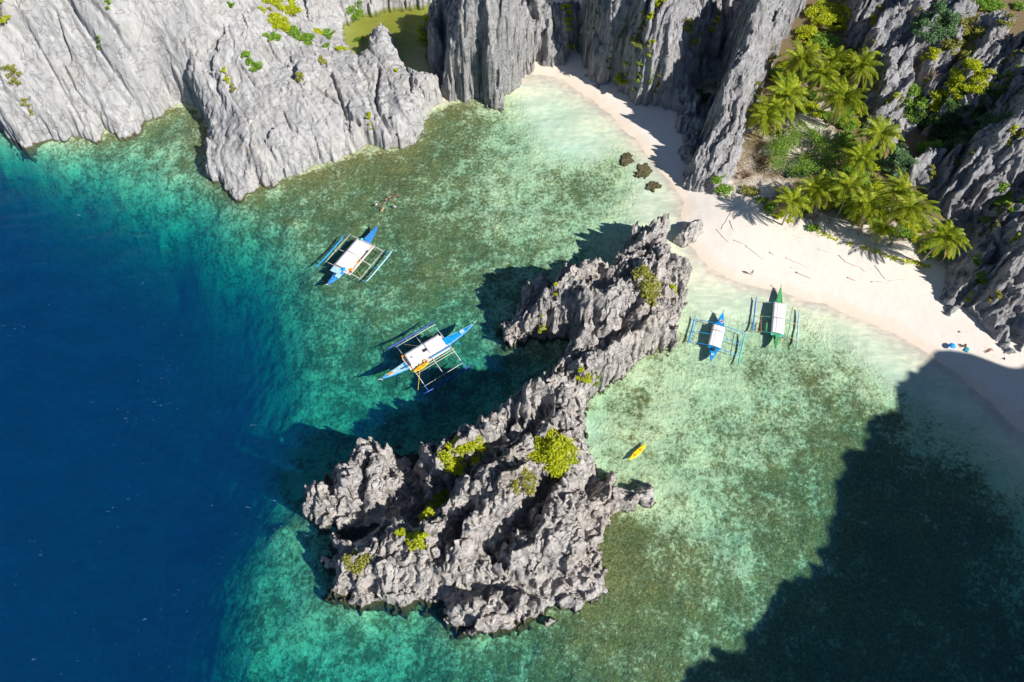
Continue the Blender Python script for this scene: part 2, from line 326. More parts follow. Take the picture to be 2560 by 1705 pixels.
# the same sheet is cut along the waterline: seabed below, beach above, sharing the edge
def cut(name, sel):
    idx = np.arange(X.size).reshape(X.shape)
    q = np.stack([idx[:-1,:-1], idx[:-1,1:], idx[1:,1:], idx[1:,:-1]], -1)[sel]
    used = np.zeros(X.size, bool); used[q.ravel()] = True; rm = np.cumsum(used)-1
    v = np.stack([X.ravel(), Y.ravel(), Zb.ravel()], -1)[used]
    o = link_mesh(name, v, rm[q], m_bed, smooth=True)
    a = o.data.attributes.new('coral', 'FLOAT', 'POINT'); a.data.foreach_set('value', Cb.ravel()[used].astype(np.float32))
    a = o.data.attributes.new('litter', 'FLOAT', 'POINT'); a.data.foreach_set('value', Lb_.ravel()[used].astype(np.float32))
    return tag(o, kind='structure')
cz = 0.25*(Zb[:-1,:-1]+Zb[:-1,1:]+Zb[1:,1:]+Zb[1:,:-1])
cut('seabed', cz <= 0); beach = cut('beach', cz > 0)
# the deep floor that carries on to the horizon
fv = [(-1500,-1500,-40),(1500,-1500,-40),(1500,1500,-40),(-1500,1500,-40)]
o = link_mesh('seabed', fv, [(0,1,2,3)], m_bed); tag(o, kind='structure')

# ---------------------------------------------------------------- sea water: rippled surface over a closed body of clear blue-green water
def water_mat(name, absorb, adens, scat, sdens, wave=1.0, foam_glints=True):
    m, t, out = mat(name)
    tc = N(t, 'TexCoord'); mp = N(t, 'Mapping'); mp.inputs['Rotation'].default_value = (0, 0, R(-28)); mp.inputs['Scale'].default_value = (0.55, 1.25, 1)
    L(t, tc.outputs['Object'], mp.inputs[0])
    w1 = noise(t, mp.outputs[0], 0.9, 5, 0.62, 0.6); w2 = noise(t, mp.outputs[0], 0.16, 3, 0.5, 0.3)
    b = N(t, 'Bump', i_Strength=0.35*wave, i_Distance=0.3); L(t, w1, b.inputs['Height'])
    b2 = N(t, 'Bump', i_Strength=0.5*wave, i_Distance=1.0); L(t, w2, b2.inputs['Height']); L(t, b.outputs[0], b2.inputs['Normal'])
    b0 = b2; b2 = N(t, 'Bump', i_Strength=0.35*wave, i_Distance=0.12); L(t, noise(t, mp.outputs[0], 3.0, 3, 0.6, 0.4), b2.inputs['Height']); L(t, b0.outputs[0], b2.inputs['Normal'])
    gi = N(t, 'NewGeometry'); dt = N(t, 'VectorMath', operation='DOT_PRODUCT'); L(t, b2.outputs[0], dt.inputs[0]); L(t, gi.outputs['Incoming'], dt.inputs[1])
    co = mathn(t, 'SUBTRACT', 1.0, mathn(t, 'ABSOLUTE', dt.outputs['Value']), True)
    fr = mathn(t, 'ADD', mathn(t, 'MULTIPLY', mathn(t, 'POWER', co, 5.0), 0.98), 0.02, True)
    gl = N(t, 'BsdfGlossy', i_Roughness=0.07); gl.inputs['Color'].default_value = (1,1,1,1); L(t, b2.outputs[0], gl.inputs['Normal'])
    tr = N(t, 'BsdfTransparent')
    # light focused by ripples, painted into the tint as a gentle brightness ripple
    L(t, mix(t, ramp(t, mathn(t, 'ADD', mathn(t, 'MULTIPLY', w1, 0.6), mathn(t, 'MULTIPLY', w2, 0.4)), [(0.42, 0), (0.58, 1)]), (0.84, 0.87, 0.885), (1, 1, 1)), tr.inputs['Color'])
    ms = N(t, 'MixShader'); L(t, fr, ms.inputs[0]); L(t, tr.outputs[0], ms.inputs[1]); L(t, gl.outputs[0], ms.inputs[2])
    last = ms.outputs[0]
    if foam_glints:  # pale flecks of foam, with sun glints painted in the same colour
        fn = noise(t, mp.outputs[0], 1.5, 6, 0.75, 0.8); fp = noise(t, tc.outputs['Object'], 0.06, 3, 0.6)
        ff = mathn(t, 'ADD', fn, mathn(t, 'MULTIPLY', fp, 0.30))
        ff = ramp(t, ff, [(0.82, 0), (0.89, 0.45)])
        df = N(t, 'BsdfDiffuse'); df.inputs['Color'].default_value = (0.35, 0.62, 0.78, 1)
        m2 = N(t, 'MixShader'); L(t, ff, m2.inputs[0]); L(t, last, m2.inputs[1]); L(t, df.outputs[0], m2.inputs[2]); last = m2.outputs[0]
    L(t, last, out.inputs[0])
    va = N(t, 'VolumeAbsorption', i_Density=adens); va.inputs['Color'].default_value = (*absorb, 1)
    vs = N(t, 'VolumeScatter', i_Density=sdens); vs.inputs['Color'].default_value = (*scat, 1); vs.inputs['Anisotropy'].default_value = 0.0
    ad = N(t, 'AddShader'); L(t, va.outputs[0], ad.inputs[0]); L(t, vs.outputs[0], ad.inputs[1]); L(t, ad.outputs[0], out.inputs['Volume'])
    m.cycles.homogeneous_volume = True
    return m
m_sea = water_mat('sea_water', (0.0, 0.79, 0.84), 0.20, (0.01, 0.21, 0.70), 0.034)
bm = bmesh.new(); bmesh.ops.create_cube(bm, size=1)
for v in bm.verts: v.co = Vector((v.co.x*2800, v.co.y*2800, 0 if v.co.z > 0 else -45))
tag(from_bm('sea', bm, m_sea), kind='structure')

# ---------------------------------------------------------------- limestone
ROCKS = []
def world_angle(img_deg, px, py):
    a = un(px, py, 5); b = un(px+20*math.cos(R(img_deg)), py-20*math.sin(R(img_deg)), 5)
    return math.atan2(b[1]-a[1], b[0]-a[0])
def rock(name, label, poly, ctrl, strike, centre, m, valleys=(), res=0.25, edge=1.6, amp=(3.0, 1.2, 0.4), wl=(9, 3.5, 1.2), stretch=4.0,
         cracks=0.0, jag=(1.2, 0.5), seed=0, hshift=0.35, cat='cliff', plate=(), saw=(), hmin=0.6, warp=2.0, group=None):
    P = [un(*(p if len(p) == 3 else (*p, 0)))[:2] for p in poly]
    C = [(*un(a, b, h)[:2], h) for a, b, h in ctrl]
    xs = [p[0] for p in P]; ys = [p[1] for p in P]
    ax = np.arange(min(xs)-4, max(xs)+4, res); ay = np.arange(min(ys)-4, max(ys)+4, res)
    X, Y = np.meshgrid(ax, ay)
    Wx = X+fbm(X*0.12, Y*0.12, 3, seed+3)*warp; Wy = Y+fbm(X*0.12+9, Y*0.12, 3, seed+4)*warp
    ca, sa = math.cos(strike), math.sin(strike)
    U = Wx*ca+Wy*sa; Vv = -Wx*sa+Wy*ca
    S = sdf(P, X, Y)
    S = S + ridged(U/(7*1.6), Vv/7, 3, seed+21)*jag[0]*1.6-jag[0]*0.6 + fbm(X*0.9, Y*0.9, 3, seed+22)*jag[1]
    H = np.maximum(rbf(C, X, Y), hmin)
    for pts, w, d in valleys:
        W_ = [un(*(q if len(q) == 3 else (*q, 2)))[:2] for q in pts]
        dd = np.full(X.shape, 1e9)
        for i in range(len(W_)-1): dd = np.minimum(dd, seg_d(X, Y, W_[i], W_[i+1]))
        dd = dd + fbm(X*0.4, Y*0.4, 3, seed+40)*w*0.45
        H = H - d*np.exp(-(np.maximum(dd, 0)/w)**2*1.2)
    Sp = np.maximum(S, 0)
    prof = 1-np.exp(-Sp/edge)
    n = 0
    for i, (a, w) in enumerate(zip(amp, wl)):
        r = ridged(U/(w*stretch), Vv/w, 4, seed+50+i*7) if i < 2 else ridged(X/w, Y/w, 4, seed+90)
        n = n + a*(r-0.42)*2
    z = H*prof + n*np.clip(Sp/(edge*1.5), 0, 1)*np.clip(0.3+H/9, 0, 1.2)
    for k, (a, w) in enumerate(saw):                                # tilted blades: gentle on the south-east side, sheer on the north-west
        q_ = Vv/w+fbm(U/(w*3.5), Vv/(w*1.2), 3, seed+80+k)*0.75; fq = q_-np.floor(q_); fq = np.where(fq < 0.88, fq/0.88, (1-fq)/0.12)
        z = z + a*(fq-0.5)*np.clip(0.45+1.1*fbm(U/(w*2.5), Vv/w, 2, seed+85+k), 0.05, 1.4)*np.clip(Sp/2.5, 0, 1)
    for k, (a, w, st_) in enumerate(plate):
        px_ = U/(w*st_)+fbm(X*0.35, Y*0.35, 3, seed+70+k)*0.16; py_ = Vv/w+fbm(X*0.35, Y*0.35, 3, seed+71+k)*0.16
        z = z + a*plates(px_, py_, seed+60+k)*np.clip(Sp/2, 0, 1)
    if cracks:
        for k, (sc, wd, st) in enumerate(((11, 0.035, 3.5), (5, 0.03, 2.5), (16, 0.03, 0.4))):
            nn = np.abs(fbm(U/(sc*st), Vv/sc, 3, seed+120+k*5, 0.35))
            z = z - cracks*(1-0.25*k)*np.exp(-(nn/wd)**2)*np.clip(Sp/2, 0, 1)
    z = np.where(S > 0, np.maximum(z, np.minimum(Sp*0.8, (0.1+2.6*ridged(X*0.22, Y*0.22, 4, seed+33)**2)*min(1, hmin/0.6)-(0.12 if hmin < 0.1 else 0))), S*3.0)
    z = np.where(z < -9, -9, z)
    dx = noise3(X*0.7, Y*0.7, z*0.55, seed+7)*hshift + noise3(X*2, Y*2, z*1.6, seed+8)*hshift*0.45
    dy = noise3(X*0.7+31, Y*0.7, z*0.55, seed+9)*hshift + noise3(X*2+31, Y*2, z*1.6, seed+10)*hshift*0.45
    used, q = grid_faces(len(ax), len(ay), S > -5)
    v = np.stack([(X+dx).ravel(), (Y+dy).ravel(), z.ravel()], -1)[used]
    o = link_mesh(name, v, q, m, smooth=False)
    tag(o, label, cat, group)
    ROCKS.append(o); return o

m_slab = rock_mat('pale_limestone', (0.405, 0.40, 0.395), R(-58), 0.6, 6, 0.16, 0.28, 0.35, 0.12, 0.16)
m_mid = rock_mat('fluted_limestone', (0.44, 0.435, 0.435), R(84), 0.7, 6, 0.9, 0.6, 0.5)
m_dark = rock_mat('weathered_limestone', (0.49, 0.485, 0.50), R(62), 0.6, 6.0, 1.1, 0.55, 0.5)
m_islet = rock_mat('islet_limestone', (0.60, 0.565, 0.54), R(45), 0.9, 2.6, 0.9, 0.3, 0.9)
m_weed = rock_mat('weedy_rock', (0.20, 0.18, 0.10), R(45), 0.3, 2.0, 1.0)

rock('limestone_cliff', 'smooth pale grey rock slab with long diagonal cracks at the upper left shore', [(-400,250),(-60,300),(0,314),(23,344),(69,364),(92,356),(130,350),(191,341),(241,350),(264,325),(302,341),(344,329),(360,306),(406,291),(421,268),(452,256),(494,264),(560,240,2),(640,60,15),(640,-150,24),(-400,-150,30)],
     [(100,250,9),(60,100,19),(200,200,11),(300,50,23),(400,150,12),(480,100,16),(300,285,4),(190,310,4),(60,320,4),(420,230,3),(0,0,28),(500,0,22),(-150,0,30),(-150,200,15),(250,-100,32),(600,0,18),(350,290,2)],
     world_angle(-57, 250, 180), None, m_slab, valleys=[([(191,0,25),(222,34,21),(260,84,16),(325,149,12),(383,230,6)], .45, 2.4), ([(230,103,14),(264,153,12),(306,214,8),(344,264,4)], .35, 1.8), ([(145,57,20),(180,96,17),(188,165,13),(176,191,11),(191,230,9),(264,318,2)], .4, 2.0),
        ([(61,134,15),(134,126,16),(184,132,15)], .3, 1.4), ([(92,111,17),(119,142,14),(153,214,10),(207,314,3)], .3, 1.3), ([(18,55,22),(22,130,16),(28,250,9)], .5, 2.0), ([(100,300,5),(128,346,1)], .4, 2), ([(40,262,8),(95,290,6),(130,345,1)], .35, 1.5)], res=0.25, edge=1.2, amp=(0.55, 0.12, 0.05), wl=(16, 6, 1.5), stretch=6, plate=((1.3, 6.5, 4), (0.45, 2.6, 3), (0.16, 1.0, 2)), cracks=0.5, jag=(0.8, 0.6), seed=1, hshift=0.08, warp=1.0)
rock('limestone_cliff', 'pale grey headland sloping to a point, with a spire in front of the green pool', [(494,264),(498,268),(513,302),(532,337),(528,406),(519,438),(555,455),(574,480),(599,495),(635,478),(647,457),(674,467),(700,444),(746,436),(785,413),(823,406),(850,398),(888,379),(915,360),(965,369),(1018,369),(1053,333),(1060,291),(1076,268),(1103,253),
      (1106,200,3),(1080,180,5),(1038,174,5),(1011,145,5),(984,88,6),(969,50,7),(957,38,7),(934,46,7),(913,65,6),(917,115,4),(907,134,3),(881,134,2),(865,100,1.4),(858,62,1.4),(900,40,1.4),(950,27,1.4),(1000,17,1.4),(1053,14,1.4),(1110,10,1.4),(1180,-80,10),(1180,-150,14),(450,-150,26),(470,100,14)],
     [(600,455,2),(560,380,6),(640,370,8),(800,340,6),(540,300,6),(700,220,11),(600,150,13),(600,20,18),(700,120,11),(800,220,8),(760,30,7),(820,100,4),(845,60,3),(940,150,7),(950,60,8),(985,130,6),(1000,250,8),(1060,220,6),(950,330,5),(880,350,4),(750,380,5),(960,-5,8),(880,0,7),(800,-80,12),(1050,-60,12)],
     world_angle(-70, 800, 250), None, m_slab, valleys=[([(823,172,9),(861,275,7),(896,302,6)], .4, 1.8), ([(773,203,9),(842,256,7)], .3, 1.4), ([(946,165,7),(934,230,8),(942,268,7),(976,329,5)], .4, 2.0), ([(850,245,8),(861,283,7),(892,302,6)], .35, 1.5), ([(1024,190,7),(1026,225,7)], .35, 1.6),
        ([(670,107,12),(688,142,11),(720,165,10)], .3, 1.3), ([(600,165,12),(640,220,10),(690,205,10)], .25, 1.0), ([(785,345,5),(798,400,2)], .3, 1.2), ([(710,290,7),(735,345,5),(748,346,5)], .25, 1.0)], res=0.24, edge=1.1, amp=(0.6, 0.15, 0.08), wl=(13, 5, 1.3), stretch=5, plate=((1.5, 6, 3), (0.5, 2.4, 2.6), (0.18, 0.9, 1.8)), cracks=0.35, jag=(0.8, 0.6), seed=2, hshift=0.12, warp=1.2)
rock('limestone_cliff', 'fluted grey cliff standing between the green pool and the sandy cove', [(1070,165,1.2),(1080,184,1.5),(1096,200,1),(1103,235),(1133,249),(1156,254),(1175,245),(1202,241),(1217,264),(1248,274),(1252,237),(1290,214),(1325,180),(1336,153),(1382,165),(1424,153),(1432,124),(1452,70,6),(1475,0,16),(1490,-150,25),(1060,-150,25),(1048,0,12),(1074,42,8),(1078,100,4)],
     [(1150,200,10),(1250,190,10),(1350,120,9),(1150,100,19),(1250,80,21),(1350,40,19),(1095,60,13),(1095,150,7),(1200,0,29),(1400,0,25),(1250,-100,33),(1230,250,3),(1420,115,4),(1430,50,10)],
     world_angle(86, 1250, 150), None, m_mid, res=0.25, edge=1.2, amp=(2.2, 1.3, 0.3), wl=(9, 3.2, 1.1), stretch=6, plate=((1.6, 3.2, 5), (0.6, 1.1, 4)), cracks=0.8, jag=(1.3, 0.5), seed=3,
     valleys=[([(1100,20,12),(1110,120,10),(1100,200,4)], 1.3, 6), ([(1156,0,27),(1160,38,25),(1179,100,18),(1171,134,15),(1141,161,12)], .6, 4), ([(1136,190,10),(1138,235,3)], .5, 3), ([(1208,170,12),(1208,215,8),(1218,262,2)], .7, 5), ([(1260,75,20),(1262,110,18)], .4, 2)])
rock('limestone_cliff', 'dark deeply grooved cliff behind the narrow sandy cove', [(1440,105,.5),(1456,129,.5),(1469,168),(1481,196),(1498,210),(1543,205),(1557,233),(1574,258),(1596,269),(1624,267),(1638,275),(1692,283,.8),(1692,323,.8),(1714,345,.8),(1697,393,.8),(1714,426,.8),(1712,460,.8),(1760,470,1),(1830,400,2),(1900,280,4),(1950,100,8),(2000,-100,14),(2000,-150,20),(1480,-150,20),(1462,0,10),(1450,60,3)],
     [(1500,150,9),(1550,100,15),(1600,210,8),(1640,150,14),(1680,250,4),(1720,160,8),(1760,100,7),(1780,200,4),(1740,300,6),(1725,390,4),(1745,430,3),(1620,30,23),(1500,30,17),(1740,0,20),(1800,20,10),(1850,-50,16),(1700,-100,30),(1560,220,6),(1500,190,5)],
     world_angle(66, 1600, 150), None, m_dark, res=0.25, edge=1.1, amp=(2.8, 1.5, 0.5), wl=(10, 3.6, 1.2), stretch=5.5, saw=((4.5, 9), (2.2, 3.6)), plate=((1.4, 3.0, 5), (0.8, 1.1, 4)), jag=(1.6, 0.6), seed=4, hshift=0.4,
     valleys=[([(1600,160),(1590,90),(1680,60)], 2, 3), ([(1840,0),(1780,150),(1750,230)], 5, 4)])
rock('limestone_ridge', 'long grey rock ridge rising from the beach left of the palm grove', [(1710,471,.8),(1752,475,1),(1775,490,1),(1830,480,1.2),(1850,430,2),(1862,380,2.5),(1870,330,3),(1886,260,4),(1900,210,5),(1935,150,6),(1975,60,8),(2010,0,10),(2050,-100,15),(2000,-150,30),(1900,-150,30),(1868,-20,28),(1848,90,22),(1820,160,20),(1778,290,14),(1750,350,11),(1722,410,7)],
     [(1880,60,27),(1840,140,23),(1810,230,18),(1785,300,14),(1760,370,9),(1735,430,5),(1960,60,14),(1915,150,11),(1880,240,8),(1850,330,6),(1820,430,3),(1920,-50,33),(2010,-50,16)],
     world_angle(64, 1830, 250), None, m_dark, res=0.22, edge=1.0, amp=(2.4, 1.5, 0.4), wl=(8, 3.0, 1.1), stretch=5.5, plate=((1.3, 2.6, 5), (0.6, 1.0, 4)), jag=(1.4, 0.6), seed=5, hshift=0.4)
rock('limestone_cliff', 'high dark cliff of sharp slanting blades right of the palms', [(2080,-150,12),(2095,0,5),(2115,100,4),(2150,190,4),(2168,260,4),(2150,330,3),(2180,400,3),(2230,470,2.5),(2290,530,2.5),(2335,600,2.2),(2348,650,2),(2349,680,1.5),(2346,709,1.5),(2352,751,1.3),(2366,784,1.2),(2377,789,1.2),(2405,779,1.2),(2427,793,1.2),(2447,821,1.1),(2461,835,1.1),(2472,841,1.1),(2488,861,1),(2501,882,1),(2509,887,1),(2517,875,1),(2525,858,1),(2534,857,1),(2544,873,1),(2560,867,1),(2700,900,0),(2900,900,0),(2900,-150,40)],
     [(2130,60,13),(2160,170,11),(2180,260,7),(2170,330,5),(2230,60,10),(2230,180,6.5),(2250,260,4),(2300,60,13),(2330,160,8),(2290,320,3),(2350,100,13),(2420,60,14.5),(2380,200,10),(2450,240,10),(2400,330,3),(2330,340,3),(2270,400,3),(2230,430,3.5),(2350,440,4.5),(2420,400,8),(2480,320,12),(2540,260,12.5),(2500,100,14),(2560,0,18),(2350,-100,17),(2150,-50,12),(2440,500,7),(2390,580,2.5),(2420,640,5.5),(2480,600,8),(2540,500,9),(2400,720,5),(2450,760,5.5),(2520,700,9),(2500,840,4),(2560,800,7),(2650,600,12),(2650,300,16),(2700,100,22),(2370,680,3.5)],
     world_angle(52, 2420, 400), None, m_dark, res=0.25, edge=2.2, amp=(2.4, 1.6, 0.5), wl=(10, 3.8, 1.3), stretch=5.5, saw=((7.5, 13), (3.5, 5)), plate=((1.6, 3.2, 5), (0.9, 1.2, 4)), jag=(1.5, 0.6), seed=6, hshift=0.45, 
     valleys=[([(2560,215),(2480,300),(2400,345),(2290,370)], 4, 5), ([(2350,610),(2400,580),(2480,540),(2560,460)], 4, 6), ([(2280,480),(2330,540),(2370,600)], 3, 3)])
rock('rocky_islet', 'long jagged grey limestone islet with bright yellow-green bushes in the middle of the bay', ISLET,
     [(1640,570,8),(1600,620,8),(1640,660,14),(1590,680,14),(1680,690,7),(1660,780,8),(1560,740,14),(1500,780,13),(1420,760,12),(1340,780,11),(1290,830,3),(1400,820,5),(1600,830,7),(1520,830,10),(1480,910,12),(1560,900,5),(1430,980,17),(1380,1020,19),(1450,1000,4),(1300,1060,18),(1240,1090,17),(1390,1110,8),(1470,1170,6),(1560,1250,3.5),
      (1180,1170,14),(1120,1200,12),(1100,1150,10),(1060,1150,9),(900,1200,9),(960,1180,11),(1000,1230,8),(850,1260,5),(920,1280,6),(1060,1260,8),(980,1340,7),(1060,1340,9),(900,1400,5),(870,1460,3),(1000,1450,5),(1160,1290,11),(1240,1250,14),(1340,1190,12),(1420,1220,9),(1300,1330,11),(1400,1300,10),(1460,1300,6),(1200,1380,9),(1300,1400,9),(1420,1400,7),(1160,1450,5),(1380,1470,4),(1200,1520,4),(1300,1510,4),(1440,1490,3),(1100,1430,6)],
     world_angle(40, 1200, 1200), None, m_islet, res=0.17, edge=0.9, amp=(2.2, 1.2, 0.6), cracks=0.8, saw=((3.0, 7), (1.3, 2.6)), plate=((1.6, 3.4, 2.0), (0.9, 1.4, 1.8), (0.35, 0.6, 1.4)), wl=(8.5, 3.8, 1.5), stretch=2.4, jag=(1.5, 0.6), seed=7, hshift=0.5, cat='rock islet', warp=3.0,
     valleys=[([(1345,1090),(1291,1130),(1200,1185),(1131,1235),(1060,1290)], 3.0, 9), ([(1013,1151),(1032,1223),(964,1285),(900,1305)], 2.6, 9), ([(1376,1222),(1303,1314),(1230,1383)], 2.2, 8),
              ([(1111,1478),(1180,1465),(1242,1459),(1314,1452),(1391,1436)], 2.4, 7), ([(1337,1475),(1444,1459),(1500,1451)], 1.8, 6), ([(1475,1329),(1478,1402)], 1.6, 6), ([(1405,845),(1446,862),(1500,873),(1548,844)], 2.2, 7),
              ([(1180,1080),(1240,1060),(1280,1050)], 1.4, 4), ([(940,1160),(900,1290)], 0.9, 4), ([(1180,1290),(1150,1370)], 1.3, 5), ([(1500,1180),(1470,1230)], 1.5, 4)])
rock('boulder', 'grey boulder standing on the sand beside the tip of the islet', [(1683,606),(1710,618),(1744,599,.3),(1762,572,1.2),(1765,549,2.5),(1740,537,3),(1717,561,2),(1687,595,.5)],
     [(1715,590,3),(1740,560,3.6),(1730,575,3.6)], world_angle(50, 1720, 580), None, m_islet, res=0.13, edge=0.8, amp=(0.8, 0.5, 0.35), wl=(3, 1.6, 0.8), stretch=2.5, jag=(0.4, 0.3), seed=8, cat='boulder', hshift=0.25)
rock('sea_stack', 'small lone rock pinnacle in the shaded water north of the islet', [(1128,1095),(1150,1102),(1180,1090),(1184,1066,4),(1170,1056,5),(1145,1058,5),(1143,1076,3)],
     [(1163,1068,6.5),(1150,1090,2)], world_angle(50, 1160, 1080), None, m_islet, res=0.13, edge=0.7, amp=(0.8, 0.6, 0.35), wl=(3, 1.6, 0.8), stretch=2, jag=(0.4, 0.3), seed=9, cat='sea stack', hshift=0.25)
for k, (px, py, r_, lb) in enumerate([(1569,396,12,'brown weed covered rock just under the water nearest the reef edge'), (1611,425,16,'largest dark weed covered rock awash off the sandy cove'), (1634,463,8,'small dark rock awash nearest the sand, lowest of three'), (1466,194,8,'flat little boulder at the foot of the grooved cliff'), (1495,217,10,'dark lump of fallen rock on the sand below the grooved cliff')]):
    poly = [(px+r_*math.cos(a)*(1+0.25*math.sin(a*3+k)), py+r_*0.9*math.sin(a)*(1+0.2*math.cos(a*2+k))) for a in [i*math.pi/5 for i in range(10)]]
    hgt = [0.0, 0.03, 0.02, 1.2, 1.5][k]
    rock('rock', lb, poly, [(px, py, hgt), (px+3, py, hgt*0.9)], R(40), None, m_weed if k < 3 else m_dark, res=0.13, hmin=0.02, edge=1.2, amp=(0.25, 0.2, 0.15), wl=(2.5, 1.2, 0.6), stretch=1.5, jag=((1.0, 0.8) if k < 3 else (0.5, 0.3)), seed=20+k, cat='rock', hshift=0.15)

rock('limestone_massif', 'broad limestone plateau of grey ridges behind all the cliffs of the bay', [(-700,-60),(3300,-60),(3300,-330),(-700,-330)],
     [(-500,-150,34),(300,-120,30),(900,-120,26),(1500,-130,34),(2100,-110,24),(2700,-130,36),(0,-250,40),(1300,-250,44),(2500,-250,46)],
     R(70), None, m_dark, res=0.9, edge=3.0, amp=(7, 3, 0.8), wl=(18, 7, 3), stretch=3, plate=((3, 7, 3),), saw=((7, 15),), jag=(3, 1.5), seed=30)

# the high headland outside the picture at the lower right, which shades the bay
EDGE = [(2640,885),(2560,880),(2464,872),(2387,854),(2330,848),(2285,880),(2262,905),(2257,945),(2231,997),(2190,1040),(2160,1084),(2116,1144),(2094,1204),(2078,1259),(2074,1368),(2045,1417),(1963,1455),(1947,1499),(1909,1537),(1898,1581),(1827,1608),(1734,1662),(1700,1720),(1640,1800)]
HC = 62.0; hk = HC/math.tan(SUN_EL)
crest = []
for a, b in EDGE:
    q = un(a, b, -0.8 if b > 900 else 0); crest.append((q[0]+hk*math.cos(SUN_AZ)-1.2*math.cos(SUN_AZ), q[1]+hk*math.sin(SUN_AZ)-1.2*math.sin(SUN_AZ)))
P = crest[::-1]+[(crest[0][0]+60, crest[0][1]+30), (crest[0][0]+70, crest[0][1]-80), (crest[-1][0]+60, crest[-1][1]-70)]
ax = np.arange(min(p[0] for p in P)-6, max(p[0] for p in P)+6, 0.8); ay = np.arange(min(p[1] for p in P)-6, max(p[1] for p in P)+6, 0.8)
X2, Y2 = np.meshgrid(ax, ay); S2 = sdf(P, X2, Y2)+fbm(X2*0.16, Y2*0.16, 4, 77)*2.2+fbm(X2*0.6, Y2*0.6, 2, 79)*0.7-0.5
Z2 = np.where(S2 > 0, HC*np.clip(S2/2.4, 0, 1)+np.clip(S2/6, 0, 1)*(ridged(X2/14, Y2/9, 4, 78)-0.35)*2.0, np.maximum(S2*6, -12))
u2, q2 = grid_faces(len(ax), len(ay), S2 > -4)
tag(link_mesh('limestone_headland', np.stack([X2.ravel(), Y2.ravel(), Z2.ravel()], -1)[u2], q2, m_dark), 'tall limestone headland whose shadow falls across the lower right of the bay', 'headland')

# green pool behind the pale headland
m_pool = water_mat('pool_water', (0.66, 0.71, 0.12), 0.62, (0.35, 0.62, 0.16), 0.05, wave=0.5, foam_glints=False)
PP = [(1095,205),(1040,205),(985,190),(960,130),(940,120),(925,150),(880,160),(850,110),(845,60),(890,32),(950,17),(1000,8),(1060,2),(1110,0),(1110,100)]
bm = bmesh.new(); PW = [un(a, b, 1.8) for a, b in PP]
vt = [bm.verts.new(p) for p in PW]; vb = [bm.verts.new((p[0], p[1], -1.5)) for p in PW]
bm.faces.new(vt); bm.faces.new(vb[::-1])
for i in range(len(vt)): j = (i+1) % len(vt); bm.faces.new((vt[j], vt[i], vb[i], vb[j]))
bmesh.ops.recalc_face_normals(bm, faces=bm.faces)
tag(from_bm('lagoon_water', bm, m_pool), kind='structure')

#PART2
# ================================================================ vegetation
bpy.context.view_layer.update(); DG = bpy.context.evaluated_depsgraph_get()
SOLID = {o.name for o in COL.objects if o.type == 'MESH' and not o.name.startswith(('sea', 'lagoon')) or o.name.startswith(('seabed', 'sea_stack'))}
def cast(o, d):
    o = Vector(o); d = Vector(d)
    for _ in range(12):
        hit, loc, nor, idx, ob, mx = SC.ray_cast(DG, o, d)
        if not hit: return None, None
        if ob.name in SOLID: return loc, nor
        o = loc+d*0.02
    return None, None
def at_px(px, py):
    p, n = cast(cam.location, ray(px, py))
    return p if p is not None else Vector(un(px, py, 0))
def top(x, y):
    p, n = cast((x, y, 150), (0, 0, -1))
    return p.z if p is not None else 0.0

def leaf_mat(name, a, b, c, trans=0.3):
    m, t, out = mat(name); g = N(t, 'NewGeometry')
    col = ramp(t, g.outputs['Random Per Island'], [(0.0, a), (0.5, b), (1.0, c)])
    p = N(t, 'BsdfPrincipled', i_Roughness=0.55); p.inputs['Specular IOR Level'].default_value = 0.35; L(t, col, p.inputs['Base Color'])
    tr = N(t, 'BsdfTranslucent'); L(t, col, tr.inputs['Color']); ms = N(t, 'MixShader', i_0=trans)
    L(t, p.outputs[0], ms.inputs[1]); L(t, tr.outputs[0], ms.inputs[2]); L(t, ms.outputs[0], out.inputs[0]); return m
LM = {'Y': leaf_mat('lime_leaves', (0.24,0.31,0.010), (0.48,0.55,0.012), (0.68,0.66,0.02), 0.35),
      'G': leaf_mat('green_leaves', (0.07,0.16,0.018), (0.19,0.36,0.03), (0.34,0.50,0.05)),
      'O': leaf_mat('olive_leaves', (0.15,0.16,0.03), (0.30,0.31,0.05), (0.48,0.45,0.08)),
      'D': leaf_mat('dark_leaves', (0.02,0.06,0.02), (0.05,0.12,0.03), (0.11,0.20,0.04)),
      'B': leaf_mat('blue_green_leaves', (0.05,0.13,0.05), (0.12,0.24,0.09), (0.22,0.34,0.13)),
      'X': leaf_mat('dry_twigs', (0.24,0.16,0.09), (0.36,0.25,0.16), (0.48,0.36,0.24), 0.1),
      'P': leaf_mat('palm_leaflets', (0.10,0.20,0.010), (0.28,0.38,0.015), (0.62,0.58,0.03), 0.35)}
m_bark = simple('bark', (0.20, 0.16, 0.11), 0.9, 0.2, 0.3, 6, 0.5)
m_palmbark = simple('palm_bark', (0.33, 0.28, 0.21), 0.9, 0.2, 0.25, 5, 0.5)
m_drift = simple('driftwood', (0.60, 0.48, 0.37), 0.9, 0.2, 0.3, 4, 0.6)
m_bleached = simple('bleached_wood', (0.70, 0.66, 0.58), 0.9, 0.2, 0.12, 4, 0.5)
RNG = np.random.default_rng(11)

